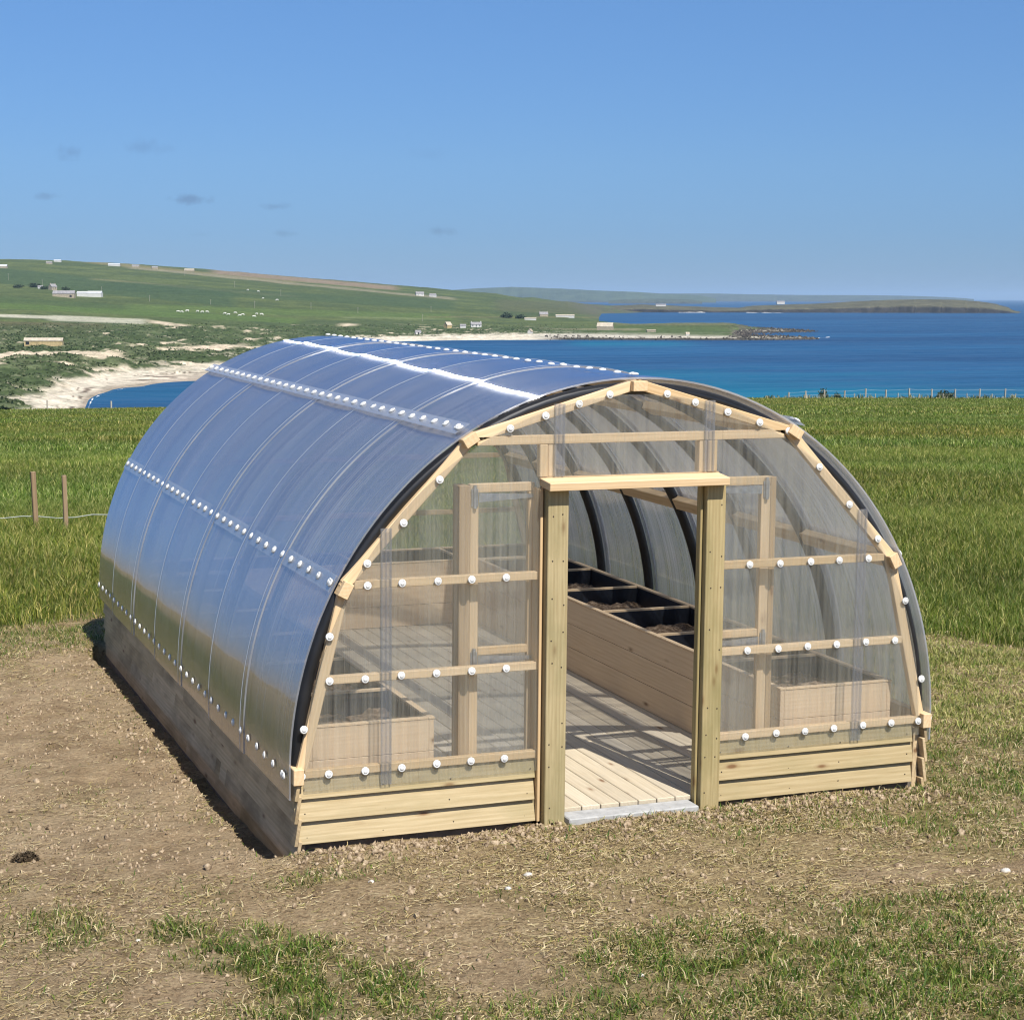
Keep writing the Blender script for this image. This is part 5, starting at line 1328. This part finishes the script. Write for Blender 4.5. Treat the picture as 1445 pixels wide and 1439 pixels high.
for i, (px, py) in enumerate(cows):
    X_, Y_, Z_, v_ = locate(px, py)
    if cow0 is None: cow0 = cow_mesh().build('cow', MAT['wool'], None, True); o = cow0
    else: o = cow0.copy(); COL.objects.link(o)
    o.location = (X_, Y_, Z_); o.rotation_euler = (0, 0, YAWB + random.choice([0, 3.1, .5, 2.7])); sc = random.uniform(1.2, 1.5); o.scale = (sc, sc, sc)
    if i < 14: tag(o, 'white cow grazing with the herd in the pale green hillside field', 'cow', 'white cattle in the pale green field')
    else: tag(o, 'white cow grazing high on the dark green slope above the main herd', 'cow', 'white cattle high on the slope')

# ------------------------------------------------------------------ haze
me = MB(); me.aabb(-72000, 72000, -72000, 72000, -80, 260, 0, 0.0)
def haze_mat(dens):
    m, nt, out = mat('haze_air')
    v = N(nt, 'ShaderNodeVolumePrincipled'); v.inputs['Color'].default_value = (0.52, 0.74, 1.0, 1); v.inputs['Density'].default_value = dens
    v.inputs['Anisotropy'].default_value = 0.0
    L(nt, v.outputs[0], out.inputs['Volume']); return m
hz = me.build('haze', haze_mat(3.0e-5)); tag(hz, kind='stuff'); hz['label'] = 'thin blue sea haze that softens the far hills'; hz['category'] = 'haze'

# ------------------------------------------------------------------ light and sky
EL = R(52.5); SAZ = Vector((0.14, -1.0)).normalized()
sun_dir = Vector((SAZ.x * math.cos(EL), SAZ.y * math.cos(EL), math.sin(EL)))
sl = bpy.data.lights.new('sun', 'SUN'); sl.energy = 5.0; sl.angle = R(0.53); sl.color = (1.0, 0.955, 0.88)
so = bpy.data.objects.new('sun', sl); COL.objects.link(so); so.rotation_euler = (-sun_dir).to_track_quat('-Z', 'Y').to_euler(); so.location = (0, -20, 30)
w = bpy.data.worlds.new('World'); scene.world = w; w.use_nodes = True
nt = w.node_tree; nt.nodes.clear()
out = nt.nodes.new('ShaderNodeOutputWorld'); bg = nt.nodes.new('ShaderNodeBackground')
sky = nt.nodes.new('ShaderNodeTexSky'); sky.sky_type = 'NISHITA'; sky.sun_disc = False
sky.sun_elevation = EL; sky.sun_rotation = math.atan2(SAZ.x, SAZ.y); sky.altitude = 10; sky.air_density = 1.0; sky.dust_density = 0.0; sky.ozone_density = 4.0
tc = nt.nodes.new('ShaderNodeTexCoord').outputs['Generated']
sepz = nt.nodes.new('ShaderNodeSeparateXYZ'); L(nt, tc, sepz.inputs[0])
low = ramp(nt, sepz.outputs['Z'], [(0.0, (0.285, 0.455, 0.86)), (0.035, (0.335, 0.52, 0.91)), (0.07, (0.42, 0.61, 0.95)), (0.16, (0.53, 0.74, 1.04)), (0.24, (0.84, 1.02, 1.25)), (0.42, (1.1, 1.22, 1.36)), (0.8, (1.05, 1.1, 1.2))]).outputs[0]
skyc = mixc(nt, 1.0, sky.outputs[0], low, 'MULTIPLY')
# a few faint low wisps of cloud, fixed to compass bearings
for px, py, sx, sy, a in [(272, 286, .011, .0032, .95), (70, 284, .009, .0024, .6), (106, 225, .007, .0045, .55), (212, 215, .014, .0045, .4), (392, 294, .008, .0022, .6), (402, 332, .008, .002, .5), (622, 328, .009, .003, .65), (290, 334, .008, .0016, .2), (605, 220, .014, .004, .12)]:
    az = math.atan((px - 722.5) / FPX); d2 = FWD + RGT * math.tan(az); d2 /= np.linalg.norm(d2)
    el = math.atan((HZ - py) / KV)
    c3 = Vector((d2[0] * math.cos(el), d2[1] * math.cos(el), math.sin(el)))
    rt = Vector((d2[1], -d2[0], 0)); upv = rt.cross(c3)
    def dot(vec):
        n_ = nt.nodes.new('ShaderNodeVectorMath'); n_.operation = 'DOT_PRODUCT'; L(nt, tc, n_.inputs[0]); n_.inputs[1].default_value = vec; return n_.outputs['Value']
    nz = noise(nt, tc, 160, 4, .6)
    uu = math_(nt, 'DIVIDE', dot(rt), sx); vv_ = math_(nt, 'DIVIDE', math_(nt, 'SUBTRACT', dot(upv), 0), sy)
    dd = math_(nt, 'SQRT', math_(nt, 'ADD', math_(nt, 'MULTIPLY', uu, uu), math_(nt, 'MULTIPLY', vv_, vv_)))
    dd = math_(nt, 'ADD', dd, math_(nt, 'MULTIPLY', math_(nt, 'SUBTRACT', nz, .5), 2.2))
    front = math_(nt, 'GREATER_THAN', dot(c3), 0.5)
    mk = ramp(nt, dd, [(0.15, (1, 1, 1)), (1.0, (0, 0, 0))]).outputs[0]
    mk = math_(nt, 'MULTIPLY', math_(nt, 'MULTIPLY', mk, a), front)
    skyc = mixc(nt, mk, skyc, mixc(nt, 1.0, skyc, (0.74, 0.70, 0.72), 'MULTIPLY'))
L(nt, skyc, bg.inputs[0]); bg.inputs[1].default_value = 0.070
L(nt, bg.outputs[0], out.inputs[0])

scene.view_settings.view_transform = 'Standard'; scene.view_settings.look = 'None'
scene.view_settings.gamma = 1.0; scene.view_settings.exposure = 0.5; scene.view_settings.use_curve_mapping = False
scene.render.engine = 'CYCLES'
cy = scene.cycles
cy.max_bounces = 10; cy.diffuse_bounces = 5; cy.glossy_bounces = 4; cy.transmission_bounces = 4; cy.transparent_max_bounces = 40; cy.volume_bounces = 0
cy.caustics_reflective = False; cy.caustics_refractive = False; cy.sample_clamp_indirect = 8
cy.use_denoising = True; cy.filter_width = 1.15
scene.render.resolution_x = 1024; scene.render.resolution_y = 1019
